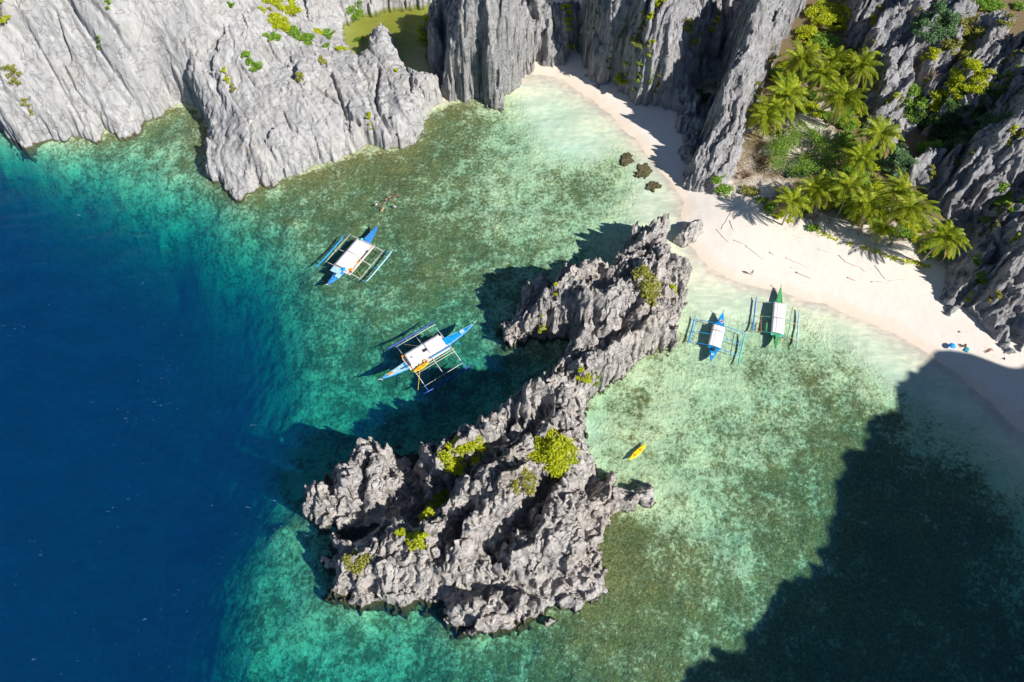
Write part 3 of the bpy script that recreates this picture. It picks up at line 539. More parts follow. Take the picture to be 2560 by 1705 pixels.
def leaf_quads(C, size, droop=0.25, rng=RNG):
    """one small bent leaf (two triangles) per point"""
    n = len(C); a = rng.uniform(0, 2*np.pi, n); el = rng.uniform(-0.9, 0.7, n)
    d = np.stack([np.cos(a)*np.cos(el), np.sin(a)*np.cos(el), np.sin(el)], -1)
    s = np.cross(d, np.stack([rng.normal(0, .5, n), rng.normal(0, .5, n), np.ones(n)], -1)); s /= np.linalg.norm(s, axis=1)[:, None]+1e-9
    l = (size*rng.uniform(0.6, 1.4, n))[:, None]
    A = C-d*l*0.5; B = C+d*l*0.5; M = C.copy(); M[:, 2] -= l[:, 0]*droop*0.3
    v = np.stack([A, M-s*l*0.33, B, M+s*l*0.33], 1).reshape(-1, 3)
    f = np.arange(n*4).reshape(-1, 4)
    return v, f
def tube(bm, pts, radii, sides=6, cap=True):
    rings = []
    for i, p in enumerate(pts):
        p = Vector(p); a = Vector(pts[max(i-1, 0)]); b = Vector(pts[min(i+1, len(pts)-1)]); d = (b-a)
        d = d.normalized() if d.length > 1e-6 else Vector((0, 0, 1))
        u = d.cross(Vector((0, 0, 1)) if abs(d.z) < 0.9 else Vector((1, 0, 0))).normalized(); w = d.cross(u)
        rings.append([bm.verts.new(p+(u*math.cos(k*2*math.pi/sides)+w*math.sin(k*2*math.pi/sides))*radii[i]) for k in range(sides)])
    for r0, r1 in zip(rings, rings[1:]):
        for k in range(sides): bm.faces.new((r0[k], r0[(k+1) % sides], r1[(k+1) % sides], r1[k]))
    if cap: bm.faces.new(rings[0][::-1]); bm.faces.new(rings[-1])
def bush(name, label, px, py, rx, ry, rot, hgt, kind, cat='bush', group=None, dens=1.0, seed=0):
    rng = np.random.default_rng(1000+int(px)*7+int(py))
    c = at_px(px, py); ppm = FPX/max(1.0, (c-Vector(cam.location)).dot(Vector((0, SP, -CP))))
    ax, ay = rx/ppm, ry/ppm/0.85
    cr, sr = math.cos(R(rot)), math.sin(R(rot))
    nb = int(ax*ay*2.2)+7
    root = empty(name, (c.x, c.y, top(c.x, c.y))); tag(root, label, cat, group)
    pts = []; bm = bmesh.new(); zb = root.location.z
    for k in range(nb):
        r_ = math.sqrt(rng.uniform(0, 1))*0.92; a_ = rng.uniform(0, 2*math.pi)
        lx, ly = r_*math.cos(a_)*ax, r_*math.sin(a_)*ay
        x = c.x+lx*cr-ly*sr; y = c.y+lx*sr+ly*cr
        z = min(max(top(x, y), zb-2.0), zb+2.2)
        br = min(min(ax, ay)*rng.uniform(0.26, 0.5), rng.uniform(0.7, 1.25)); br = max(br, 0.25); hz = hgt*(1-0.55*r_*r_)*rng.uniform(0.6, 1.1)
        q = int((45+85*dens*br*br) if kind != 'X' else (12+30*br*br))
        dd = rng.normal(0, 1, (q, 3)); dd /= np.linalg.norm(dd, axis=1)[:, None]; dd[:, 2] = np.abs(dd[:, 2])*0.9-0.15
        rr = br*(0.35+0.9*rng.uniform(0, 1, q)**0.8)[:, None]*(1+0.35*np.sin(dd[:, :1]*5+k)*np.cos(dd[:, 1:2]*6))
        P_ = np.array([x, y, z+0.25+hz*0.6])+dd*rr*np.array([1, 1, min(1.0, 0.35+hz*0.35)])
        pts.append(P_)
        if k < 14:
            b0 = Vector((c.x+(x-c.x)*0.04, c.y+(y-c.y)*0.04, zb-0.3)); b1 = Vector((x, y, z+hz*0.7))
            mid = (b0+b1)/2+Vector((rng.normal(0, .15), rng.normal(0, .15), 0.15))
            tube(bm, [b0, mid, b1], [0.07+0.02*ax, 0.05, 0.02], 5)
    C_ = np.concatenate(pts)-np.array(root.location)[None]
    v, f = leaf_quads(C_, 0.36 if kind not in 'X' else 0.5, rng=rng)
    if kind == 'X':
        bm2 = bmesh.new()
        for p_ in C_[:: max(1, len(C_)//160)]:
            o_ = Vector(p_)*0.35; o_.z = -0.1
            tube(bm2, [o_, (o_+Vector(p_))/2+Vector((0, 0, .1)), p_], [0.05, 0.035, 0.015], 4, False)
        from_bm('twigs', bm2, LM['X'], root); bm.free()
    else:
        link_mesh('foliage', v, f, LM[kind], root)
        for vv in bm.verts: vv.co -= root.location
        from_bm('stem', bm, m_bark, root, True)
    return root

BUSHES = [
 # bright bushes on the islet
 (1390,1124,66,48,0,1.6,'Y','biggest lime green bush, rounded, on the east side of the islet'),
 (1156,1145,58,27,25,3.0,'Y','elongated lime green bush on the ridge in the islet\'s northwest'),
 (1106,1254,30,15,35,1.0,'Y','narrow lime green bush at the middle of the islet, upper of a chain'),
 (1068,1288,24,17,50,1.0,'Y','lime bush halfway down the chain in the middle of the islet'),
 (1044,1350,26,20,0,1.0,'Y','ragged lime and brown bush at the lower end of the chain on the islet'),
 (1005,1332,14,9,0,.7,'Y','tiny lime tuft left of the ragged bush on the islet'),
 (893,1404,34,19,-15,.7,'O','yellow olive scrub patch on the islet\'s lower left lobe'),
 (1303,1205,34,20,-20,.8,'O','thin olive scrub below the biggest bush of the islet'),
 (1615,712,36,30,40,1.5,'O','dull olive bush near the islet\'s northern tip'),
 (1625,755,14,16,0,.8,'O','small olive bush under the dull one near the islet\'s northern tip'),
 (1684,718,12,7,0,.6,'Y','yellow tuft at the islet\'s right edge near the beach'),
 (1391,733,7,6,0,.5,'Y','little yellow tuft on the left lobe top of the islet'),
 (1354,833,10,7,0,.5,'Y','little lime tuft at the shaded lower rim of the left lobe of the islet'),
 (1461,934,16,14,0,.7,'Y','yellow bush on the narrow neck of the islet'),
 (1489,953,7,6,0,.5,'G','tiny green tuft beside the yellow bush on the islet\'s neck'),
 # upper left cliffs
 (0,25,18,24,0,1.0,'Y','lime bush cut by the upper left corner of the view'),
 (695,14,52,20,0,1.2,'Y','wide lime green thicket at the top edge above the headland'),
 (702,60,24,28,0,1.0,'Y','lime green scrub hanging below the wide thicket on the headland'),
 (757,100,34,22,-50,1.0,'G','green strip of scrub running down to the right on the headland'),
 (827,88,15,15,0,.9,'G','round green bush just left of the pool'),
 (852,122,20,9,-20,.6,'Y','low lime scrub at the left pool bank'),
 (618,143,12,11,0,.7,'G','upper of two small green bushes on the bare pale slab'),
 (639,172,17,13,-20,.8,'G','lower and larger of two small green bushes on the bare pale slab'),
 (566,190,9,18,25,.4,'Y','narrow yellow streak of plants on the pale headland'),
 (584,224,6,10,0,.3,'O','faint yellow tuft below the narrow yellow streak'),
 (38,195,18,16,0,.8,'O','olive bush near the left edge on the diagonal slab'),
 (70,268,16,9,-30,.3,'O','thin yellow scrub low on the diagonal slab'),
 (272,14,8,7,0,.5,'G','tiny green tuft at the top of the diagonal slab'),
 (246,104,8,5,0,.4,'G','tiny green tuft in a long crack of the diagonal slab'),
 (808,157,12,10,0,.6,'O','olive tuft below the left pool bank'),
 (882,18,24,17,0,1.0,'G','green bush behind the left arm of the pool'),
 (750,199,11,10,0,.5,'O','dry olive tuft in the middle of the pale headland'),
 (1060,66,20,22,0,1.3,'Y','lime bush hanging over the right side of the green pool'),
 (900,103,13,9,0,.8,'G','green bush beside the pool\'s small left arm'),
 (923,298,7,14,0,.3,'Y','bright yellow patch of plants low on the headland'),
 (992,178,5,5,0,.3,'Y','tiny lime tuft below the pool spire'),
 # fluted cliffs in the top middle
 (1420,44,13,30,10,1.0,'Y','upper lime scrub in the cleft above the sandy cove'),
 (1424,100,11,24,5,.9,'Y','lower lime scrub in the cleft above the sandy cove'),
 (1446,108,6,6,0,.5,'G','tiny tuft beside the sandy cove\'s tip'),
 (1650,8,20,13,0,1.0,'Y','lime bush at the top edge of the grooved cliff'),
 (1624,30,11,12,0,.8,'Y','lime tuft below the one at the top edge of the grooved cliff'),
 (1596,84,18,28,-15,1.1,'O','tall olive bush on the left half of the grooved cliff'),
 (1725,87,22,18,0,1.1,'O','dusty olive bush in the centre of the grooved cliff'),
 (1788,58,8,9,0,.6,'Y','yellow tuft in the shaded gully, upper of two'),
 (1779,76,9,7,0,.6,'Y','yellow tuft in the shaded gully, lower of two'),
 (1557,184,20,17,40,1.0,'Y','yellowish bush at the foot of the grooved cliff by the cove'),
 (1595,184,11,11,0,.7,'G','small green bush just right of the yellowish one by the cove'),
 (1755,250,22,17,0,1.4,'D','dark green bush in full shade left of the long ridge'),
 (1897,210,12,12,0,.8,'O','small olive bush on the long ridge\'s crest near the palms'),
 (1933,130,19,9,50,.6,'O','thin olive strip of plants on the upper part of the long ridge'),
 # grove
 (2068,50,52,50,0,3.0,'Y','tall lime green thicket above the palms at the top edge'),
 (2016,90,28,26,0,2.0,'Y','lime scrub between the thicket and the long ridge'),
 (2060,108,32,24,0,2.0,'G','green scrub just above the topmost palms'),
 (2100,12,26,16,0,2.0,'G','green scrub at the top edge right of the lime thicket'),
 (2096,303,22,20,0,1.6,'G','small deep green tree between the upper palms and the sand patch'),
 (2118,348,20,18,0,1.6,'G','deep green bush right of the broad spreading tree'),
 (2030,240,22,12,0,1.2,'G','green bush among the stems of the upper palms'),
 (2240,405,38,36,0,2.6,'B','bluish green tree left of the dark gully, below the palms'),
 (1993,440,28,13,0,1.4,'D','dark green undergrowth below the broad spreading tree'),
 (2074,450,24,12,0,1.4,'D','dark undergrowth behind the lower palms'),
 (1925,526,18,16,0,1.2,'G','green bush at the left end of the beach palms'),
 (1950,540,14,14,0,1.0,'Y','lime bush at the foot of the leftmost beach palm'),
 (2029,573,15,11,0,.8,'G','low green bush alone on the sand in front of the palms'),
 (2240,535,14,12,0,1.0,'G','green bush in the gap behind the beach palms'),
 (2335,632,32,40,15,2.2,'G','bright green tree under the rightmost beach palm'),
 (1802,475,26,20,0,1.6,'G','bright green bush at the foot of the long ridge on the beach'),
 (1872,480,24,13,-10,.9,'O','straggling olive bush on the beach between ridge and palms'),
 (1862,440,26,12,0,.8,'X','tan dry brushwood on the rocks at the foot of the long ridge'),
 (1900,400,18,16,0,.8,'X','tan dry brushwood left of the broad spreading tree'),
 # right cliffs
 (2338,60,58,40,25,2.6,'B','big bluish green tree high on the right cliff'),
 (2418,92,36,32,0,2.2,'O','olive tree right of the big bluish one on the cliff'),
 (2332,136,18,16,0,1.5,'Y','lime bush below the big bluish tree'),
 (2390,146,42,26,-20,2.0,'O','broad olive bush in the middle of the right cliff\'s green belt'),
 (2430,190,38,42,20,2.2,'Y','tall lime green bush at the right end of the cliff\'s green belt'),
 (2365,244,52,26,10,2.0,'Y','wide lime green bush at the bottom of the cliff\'s green belt'),
 (2286,252,32,30,0,2.0,'G','fresh green bush at the left end of the cliff\'s green belt'),
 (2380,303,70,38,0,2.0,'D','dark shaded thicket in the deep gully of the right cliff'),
 (2498,303,30,34,20,1.8,'B','pale green tree alone on the ridge at the right'),
 (2290,182,22,16,0,1.2,'X','leafless grey shrub on the right cliff, left of its twin'),
 (2328,192,22,20,0,1.2,'X','pinkish leafless shrub inside the cliff\'s green belt'),
 (2467,18,42,22,0,1.8,'G','green bush at the top edge near the right corner'),
 (2520,50,20,16,0,1.2,'O','small olive bush in the upper right corner'),
 (2545,20,16,14,0,1.2,'G','small green bush in the very corner at the upper right'),
 (2335,436,12,22,0,.9,'O','dry olive shrub on the thin rock blade beside the gully'),
 (2520,510,26,42,20,1.8,'G','tall green bush at the right edge of the view'),
 (2492,540,30,13,0,1.2,'G','low green scrub left of the tall bush at the right edge'),
 (2422,745,7,6,0,.4,'Y','yellow tuft on the rock foot beside the beach'),
 (1945,190,22,16,0,1.6,'G','green shrub squeezed between the long ridge and the topmost palms'),
 (2085,215,20,14,0,1.4,'G','green shrub under the upper palms, right of their middle'),
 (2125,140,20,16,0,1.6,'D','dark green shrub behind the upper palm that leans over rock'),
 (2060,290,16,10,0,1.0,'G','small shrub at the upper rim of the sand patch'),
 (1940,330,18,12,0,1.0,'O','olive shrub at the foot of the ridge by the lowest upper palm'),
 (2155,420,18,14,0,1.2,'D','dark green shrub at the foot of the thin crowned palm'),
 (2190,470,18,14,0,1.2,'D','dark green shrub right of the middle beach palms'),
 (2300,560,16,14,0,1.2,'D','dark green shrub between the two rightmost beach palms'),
 (2090,510,16,10,0,1.0,'G','green shrub between the stems of the middle beach palms'),
 (2005,535,16,9,0,0.8,'O','olive shrub between the two leftmost beach palms'),
 (1905,505,16,10,0,0.8,'G','green shrub at the left end of the palm grove beside the olive bush'),
]
for b in BUSHES: bush('bush', b[7], *b[:7], cat='bush' if 'tree' not in b[7] else 'small tree')
def inside(poly, x, y):
    c = False
    for (x0, y0), (x1, y1) in zip(poly, poly[1:]+poly[:1]):
        if (y0 > y) != (y1 > y) and x < x0+(y-y0)/(y1-y0)*(x1-x0): c = not c
    return c
rr_ = random.Random(4)
def scatter(poly, n, sizes, kinds, label, group, hg=1.2):
    k = 0
    while k < n:
        x, y = rr_.uniform(min(p[0] for p in poly), max(p[0] for p in poly)), rr_.uniform(min(p[1] for p in poly), max(p[1] for p in poly))
        if not inside(poly, x, y): continue
        r = rr_.uniform(*sizes); bush('bush', label, x, y, r, r*rr_.uniform(.6, 1), rr_.uniform(0, 180), hg*rr_.uniform(.6, 1.2), rr_.choice(kinds), group=group); k += 1
scatter([(1905,330),(1960,180),(2010,90),(2120,120),(2150,260),(2190,420),(2280,520),(2320,610),(2230,590),(2100,530),(1990,500),(2080,440),(2120,330),(2060,290),(1960,300)], 84, (12, 24), 'GGGYYO', 'low shrub in the undergrowth between the palms of the grove', 'undergrowth shrubs of the palm grove')
scatter([(2130,40),(2260,10),(2540,120),(2550,600),(2480,780),(2420,700),(2480,450),(2300,330),(2200,250)], 34, (7, 15), 'GOYO', 'small scrub tuft growing in the grooves of the dark right cliff', 'scrub tufts in the grooves of the right cliff', .7)
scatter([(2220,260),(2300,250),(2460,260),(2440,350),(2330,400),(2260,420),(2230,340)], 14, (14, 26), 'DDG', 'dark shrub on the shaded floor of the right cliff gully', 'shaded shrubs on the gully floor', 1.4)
scatter([(1480,20),(1640,20),(1800,30),(1740,200),(1640,240),(1500,160)], 14, (5, 10), 'GOY', 'tiny scrub tuft in the grooves of the cliff behind the cove', 'scrub tufts in the cliff behind the cove', .5)
scatter([(520,0),(800,0),(840,130),(740,150),(640,80)], 12, (6, 12), 'GYO', 'tiny scrub tuft on the top of the pale headland', 'scrub tufts on the pale headland', .5)
# the broad, open crowned tree on the sand
def broad_tree(px, py, rx, ry, label):
    rng = np.random.default_rng(5); c = at_px(px, py+25); c.z = top(c.x, c.y)
    root = empty('spreading_tree', c); tag(root, label, 'tree')
    ppm = FPX/(c-Vector(cam.location)).dot(Vector((0, SP, -CP))); ax, ay = rx/ppm, ry/ppm/0.85
    bm = bmesh.new(); tips = []
    for k in range(14):
        a = k*2.4; r = 0.25+0.7*math.sqrt((k+0.5)/14); p0 = Vector((0, 0, 0.0)); p1 = Vector((ax*r*0.35*math.cos(a), ay*r*0.35*math.sin(a), 1.6)); p2 = Vector((ax*r*math.cos(a), ay*r*math.sin(a), 3.0-r))
        tube(bm, [p0-Vector((0,0,.3)), p1, p2], [0.22, 0.12, 0.04], 6); tips.append(p2)
        for j in range(5):
            q = p2+Vector((rng.normal(0, 1.5), rng.normal(0, 1.3), rng.uniform(-.2, .5))); tube(bm, [p1.lerp(p2, .5), (p2+q)/2+Vector((0,0,.2)), q], [0.06, 0.04, 0.015], 4, False); tips.append(q)
    from_bm('trunk', bm, m_bark, root, True)
    pts = [np.array(p)+rng.normal(0, 1, (170, 3))*np.array([0.95, 0.85, 0.3]) for p in tips]
    v, f = leaf_quads(np.concatenate(pts), 0.26, rng=rng); link_mesh('crown', v, f, LM['G'], root)
broad_tree(2012, 368, 108, 70, 'broad spreading light green tree with an open crown over sand, below the upper palms')

# ---------------------------------------------------------------- coconut palms
m_deadfrond = leaf_mat('dead_frond', (0.26, 0.17, 0.08), (0.38, 0.27, 0.13), (0.48, 0.36, 0.18), 0.2)
def palm_crown(seed, nf=24, L0=5.6):
    rng = np.random.default_rng(seed); V_ = []; F_ = []; n0 = 0
    for k in range(nf):
        if k == nf-2: dead0 = len(F_)
        az = k*2.39996+rng.normal(0, .15); t_ = (k+0.5)/nf
        e0 = R(72-95*t_+rng.normal(0, 6)); ln = L0*rng.uniform(0.82, 1.08)*(0.75+0.3*min(1, t_*2)); droop = rng.uniform(1.0, 1.5)
        m = 24; P_ = [Vector((0, 0, 0))]; e = e0
        side0 = Vector((-math.sin(az), math.cos(az), 0)); bend = rng.normal(0, .12); azc = az
        for i in range(m):
            P_.append(P_[-1]+Vector((math.cos(azc)*math.cos(e), math.sin(azc)*math.cos(e), math.sin(e)))*(ln/m)); e -= droop/m*(0.6+0.9*i/m); azc += bend/m
        w = 0.055
        for i in range(m):
            a, b = P_[i], P_[i+1]; wa = w*(1-i/m*0.8); up = Vector((0, 0, wa*0.8))
            V_ += [a-side0*wa, a+up, a+side0*wa, b-side0*wa*.9, b+up*.9, b+side0*wa*.9]; F_ += [(n0, n0+1, n0+4, n0+3), (n0+1, n0+2, n0+5, n0+4)]; n0 += 6
        for i in range(3, m+1):
            s_ = i/m; fw = (P_[i]-P_[i-1]).normalized(); sd = Vector((-fw.y, fw.x, 0)); sd = sd.normalized() if sd.length > .01 else side0
            ll = 1.05*max(0.12, math.sin(math.pi*min(1, 0.12+0.86*s_)))**0.6*L0/5
            for sg in (-1, 1):
                for jj in (0, 0.5):
                    base = P_[i].lerp(P_[i-1], jj)
                    d_ = (sd*sg*(1-0.35*s_)+fw*(0.45+0.5*s_)+Vector((0, 0, -0.28+rng.normal(0, .12)))).normalized()
                    tip = base+d_*ll*rng.uniform(.85, 1.1)+Vector((0, 0, -0.12*ll)); mid = base+d_*ll*0.45; wv = fw*0.075
                    V_ += [base, mid-wv, tip, mid+wv]; F_.append((n0, n0+1, n0+2, n0+3)); n0 += 4
    me = bpy.data.meshes.new('crown'); me.from_pydata([tuple(v) for v in V_], [], F_); me.update(); me.materials.append(LM['P']); me.materials.append(m_deadfrond); me.polygons.foreach_set('material_index', [1 if i >= dead0 else 0 for i in range(len(F_))]); return me
CROWNS = [palm_crown(s, n) for s, n in ((1, 32), (2, 28), (3, 34), (4, 30))]
bm = bmesh.new()
for k in range(9):
    a = k*0.7; mm = Matrix.Translation((0.28*math.cos(a), 0.28*math.sin(a), -0.18-0.12*(k % 3))); bmesh.ops.create_icosphere(bm, subdivisions=2, radius=0.14, matrix=mm @ Matrix.Scale(1.25, 4, (0, 0, 1)))
coco_me = bpy.data.meshes.new('coconuts'); bm.to_mesh(coco_me); bm.free(); coco_me.materials.append(simple('coconut_husk', (0.30, 0.25, 0.06), 0.6))
def palm(cx, cy, bx, by, label, k, size=1.0, hmax=11.5):
    b = at_px(bx, by); b.z = min(b.z, 6)
    best = None
    for i in range(20, int(hmax*10)):
        h = i/10; q = proj((b.x, b.y, b.z+h)); e = math.hypot(q[0]-cx, q[1]-cy)
        if best is None or e < best[0]: best = (e, h)
    h = max(best[1], 4.0*size); cpos = Vector(un(cx, cy, b.z+h)); 
    root = empty('coconut_palm', b); tag(root, label, 'palm tree', 'coconut palms behind the beach')
    rel = cpos-b; bm = bmesh.new(); pts = []; rad = []
    for i in range(13):
        s_ = i/12; pts.append((rel.x*(s_**1.5), rel.y*(s_**1.5), rel.z*s_-0.3*(1-s_))); rad.append((0.22-0.10*s_+0.10*max(0, 0.1-s_)*8+(0.012 if i % 2 else 0))*size)
    tube(bm, pts, rad, 8); from_bm('trunk', bm, m_palmbark, root, True)
    c = bpy.data.objects.new('crown', CROWNS[k % 4]); COL.objects.link(c); c.parent = root; c.location = rel; rk = random.Random(k*7+1); c.rotation_euler = (rk.uniform(-.3, .3), rk.uniform(-.3, .3), k*1.3); c.scale = (size*rk.uniform(.9, 1.12), size*rk.uniform(.9, 1.12), size*rk.uniform(.8, 1.15))
    n = bpy.data.objects.new('coconuts', coco_me); COL.objects.link(n); n.parent = root; n.location = rel; n.scale = (size,)*3
for k, a in enumerate([
 (2360,591,2301,658,'rightmost beach palm, leaning out with its crown before the dark cliff',1.05),
 (2276,521,2225,612,'large beach palm with the fullest crown, second from the right cliff',1.12),
 (2250,478,2212,560,'beach palm half hidden behind the fullest crown',.95),
 (2206,574,2190,612,'smallest palm, low on the sand at the front of the beach row',.62),
 (2171,512,2146,585,'beach palm with long drooping fronds, in the middle of the row',1.0),
 (2122,470,2094,540,'beach palm whose pale trunk shows below its crown, in the middle of the row',.95),
 (2040,474,2037,540,'beach palm left of the middle with a short bare trunk',.95),
 (1981,502,1955,562,'leftmost beach palm with a small yellowish crown',.85),
 (2150,396,2128,452,'thin crowned palm between the broad tree and the bluish green tree',.9),
 (2202,334,2166,404,'palm standing alone against the foot of the right cliff',1.08),
 (2108,248,2070,316,'upper palm with a pale trunk over the sand patch',1.15),
 (1970,236,1950,300,'upper palm closest to the long ridge with a full crown',1.1),
 (1917,286,1905,345,'lowest of the upper palms, right beside the long ridge',.95),
 (2154,164,2135,235,'upper palm at the right, leaning over bare rock',1.0),
 (2004,149,1995,225,'topmost palm, just below the lime thicket',1.1),
 (2054,184,2040,250,'palm in the middle of the upper group, hemmed in by others',.95),
 (2090,150,2078,215,'upper palm whose crown overlaps the thicket edge, near the middle',.85),
 (1945,270,1935,330,'small upper palm tucked between two larger crowns beside the ridge',.8)]):
    palm(*a[:4], a[4], k, a[5]*1.04, hmax=7.0 if k == 7 else 11.5)

# ---------------------------------------------------------------- seedlings in a line along the back of the beach
def blade_plant(seed, n=9, ln=0.95):
    rng = np.random.default_rng(seed); V_ = []; F_ = []; n0 = 0
    for k in range(n):
        a = k*2.4+rng.normal(0, .2); e = rng.uniform(0.25, 1.1); l = ln*rng.uniform(.7, 1.15); d = Vector((math.cos(a)*math.cos(e), math.sin(a)*math.cos(e), math.sin(e))); s = Vector((-math.sin(a), math.cos(a), 0))*0.11
        m = d*l*.5; t_ = d*l+Vector((0, 0, -.3*l)); V_ += [(0, 0, 0), tuple(m-s), tuple(t_), tuple(m+s)]; F_.append((n0, n0+1, n0+2, n0+3)); n0 += 4
    me = bpy.data.meshes.new('seedling'); me.from_pydata(V_, [], F_); me.update(); me.materials.append(LM['Y']); return me
SEED = [blade_plant(s) for s in (1, 2, 3)]
for k, (x, y) in enumerate([(530,650),(585,672),(630,690),(680,712),(795,755),(925,785),(965,800),(1015,815),(1050,828),(1110,850),(1130,862),(1180,872),(1215,885),(1270,900),(1300,910),(1350,912),(1395,918),(1420,925),(1455,950),(1500,955),(240,540),(270,550)]):
    p = at_px(1900+x/3.564, 400+y/3.564)
    o = bpy.data.objects.new('seedling', SEED[k % 3]); COL.objects.link(o); o.location = p; o.rotation_euler.z = k*1.7; s = 0.9+0.5*((k*37) % 10)/10; o.scale = (s, s, s)
    tag(o, 'small yellow green seedling in the line of seedlings along the back of the beach', 'seedling', 'seedlings along the back of the beach')

# ---------------------------------------------------------------- driftwood
def log(label, pts, r0, m=m_drift, name='driftwood', lift=0.05):
    W_ = [at_px(*p) for p in pts]; c = W_[0]; bm = bmesh.new(); P_ = []; Rr = []
    n = len(W_)
    for i in range(n-1):
        for j in range(4):
            s_ = j/4; q = W_[i].lerp(W_[i+1], s_)-c; q.z = max(top(W_[i].lerp(W_[i+1], s_).x, W_[i].lerp(W_[i+1], s_).y), 0)-c.z+lift; P_.append(q+Vector((RNG.normal(0, .04), RNG.normal(0, .04), 0))); Rr.append(r0*0.75*(1-0.6*(i+s_)/(n-1)))
    q = W_[-1]-c; q.z += lift*.5; P_.append(q); Rr.append(r0*.3)
    tube(bm, P_, Rr, 7); o = from_bm(name, bm, m, None, True); o.location = c
    tag(o, label, 'driftwood'); return o
def c2(*a): return [(1900+x/3.564, 400+y/3.564) for x, y in a]
def c4(*a): return [(1660+x/2.613, 400+y/2.613) for x, y in a]
log('straight brown log on the sand above the green outrigger boat', c2((320,1003),(390,1030),(460,1060)), .20)
log('long wavy pale branch lying mid beach', c2((700,850),(760,905),(830,940),(890,955),(940,1000)), .11)
log('straight thin pole lying steeply downhill in the middle of the beach', c2((1020,940),(1070,1005),(1120,1070)), .12)
log('stubby dark ended log near the bottom right of the beach litter', c2((990,1085),(1045,1088),(1100,1084)), .17)
log('very thin twig trailing right from the dark ended log', c2((1150,1080),(1230,1068),(1320,1065)), .06)
log('short thick log left of the dark ended log', c2((780,1048),(820,1064),(860,1080)), .18)
log('faint long stick low on the beach left of centre', c2((225,870),(300,905),(420,955)), .08)
log('short grey stick, leftmost in the upper litter', c2((85,822),(130,852)), .16)
log('thin reddish stick just above the wavy branch', c2((510,795),(560,808),(612,822)), .07)
log('dark forked branch rising off the sand near the ridge foot', c4((375,452),(410,390),(440,335),(482,283)), .12)
log('short dark branch crossing beside the forked one', c4((432,292),(440,330),(432,372)), .09)
log('short grey branch just below the forked one', c4((430,398),(455,462)), .13)
log('pale stick on the sand to the right of the boulder', c4((340,452),(380,500),(420,535)), .09)
log('crooked brown root on the sand with an orange end', c4((455,525),(490,535),(520,550)), .17)
log('long thin pole trailing from the crooked brown root', c4((530,558),(590,605),(650,652)), .08)
log('thin flat stick above the straight brown log', c2((272,960),(330,968),(380,972)), .06)
log('bleached white tree trunk curving down the dark rock by the beach', [(2350+780/9.8,760+70/9.8),(2350+860/9.8,760+210/9.8),(2350+940/9.8,760+310/9.8),(2350+1025/9.8,760+395/9.8)], .28, m_bleached, 'fallen_trunk', .5)
log('short pale stump leaning on the dark rock left of the white trunk', [(2404,757),(2403,766)], .22, m_bleached, 'fallen_trunk', .5)
log('small dark log alone on sunlit sand above the blue umbrella', [(2398,829),(2406,833)], .3)

# ================================================================ boats
def M_(name, c, **k): return simple(name, c, **k)
m_blue = M_('blue_paint', (0.045, 0.24, 0.62), rough=.45, vary=.25, scale=2.0); m_bright = M_('bright_blue_paint', (0.01, 0.30, 0.70), rough=.4, vary=.3, scale=1.5)
m_lblue = M_('faded_blue_paint', (0.36, 0.58, 0.72), rough=.6, vary=.3, scale=1.6); m_white = simple('white_canvas', (0.80, 0.78, 0.77), .8, .3, .09, 1.3, 1.0)
m_wood = M_('white_painted_bamboo', (0.72, 0.64, 0.58), rough=.6, vary=.15, scale=4); m_green = M_('green_paint', (0.08, 0.36, 0.13), rough=.45, vary=.2)
m_teal = M_('teal_paint', (0.10, 0.52, 0.46), rough=.5, vary=.15); m_yellow = M_('yellow_plastic', (0.80, 0.46, 0.01), rough=.35, vary=.1, scale=1); m_lemon = M_('lemon_plastic', (0.85, 0.60, 0.01), rough=.35, vary=.08, scale=1)
m_orange = M_('orange_paint', (0.78, 0.28, 0.04), rough=.5); m_darkd = M_('dark_metal', (0.05, 0.05, 0.06), rough=.4); m_red = M_('red_paint', (0.6, 0.05, 0.04), rough=.5)
m_pink = M_('pale_pink_plastic', (0.75, 0.45, 0.5), rough=.5); m_deck = M_('grey_deck', (0.42, 0.40, 0.37), rough=.8, vary=.2, scale=3)
m_navy = M_('navy_paint', (0.02, 0.04, 0.36), rough=.4)
def boxm(bm, c, s, rz=0):
    r = bmesh.ops.create_cube(bm, size=1); mm = Matrix.Translation(c) @ Matrix.Rotation(rz, 4, 'Z') @ Matrix.Diagonal((*s, 1))
    bmesh.ops.transform(bm, matrix=mm, verts=r['verts'])
def hull_mesh(Lh, B, z0=0.55, rise=0.9, keel=-0.3, n=28, p=1.7):
    """closed slender hull: rounded sections, sheer rising to pointed ends, decked over"""
    bm = bmesh.new(); rings = []
    for i in range(n+1):
        s = -1+2*i/n; b = max(0.03, B*(1-abs(s)**p)); zt = z0+rise*abs(s)**2.6; zk = keel+(zt-keel-0.18)*abs(s)**5
        sec = [(0, zt+0.05), (b*.55, zt+0.05), (b, zt), (b*.96, zt-(zt-zk)*.3), (b*.75, zt-(zt-zk)*.7), (b*.35, zk+.03), (0, zk)]
        sec = sec+[(-y, z) for y, z in sec[-2:0:-1]]
        rings.append([bm.verts.new((s*Lh/2, y, z)) for y, z in sec])
    m = len(rings[0])
    for a, b_ in zip(rings, rings[1:]):
        for k in range(m): bm.faces.new((a[k], a[(k+1) % m], b_[(k+1) % m], b_[k]))
    bm.faces.new(rings[0][::-1]); bm.faces.new(rings[-1]); bmesh.ops.recalc_face_normals(bm, faces=bm.faces); return bm
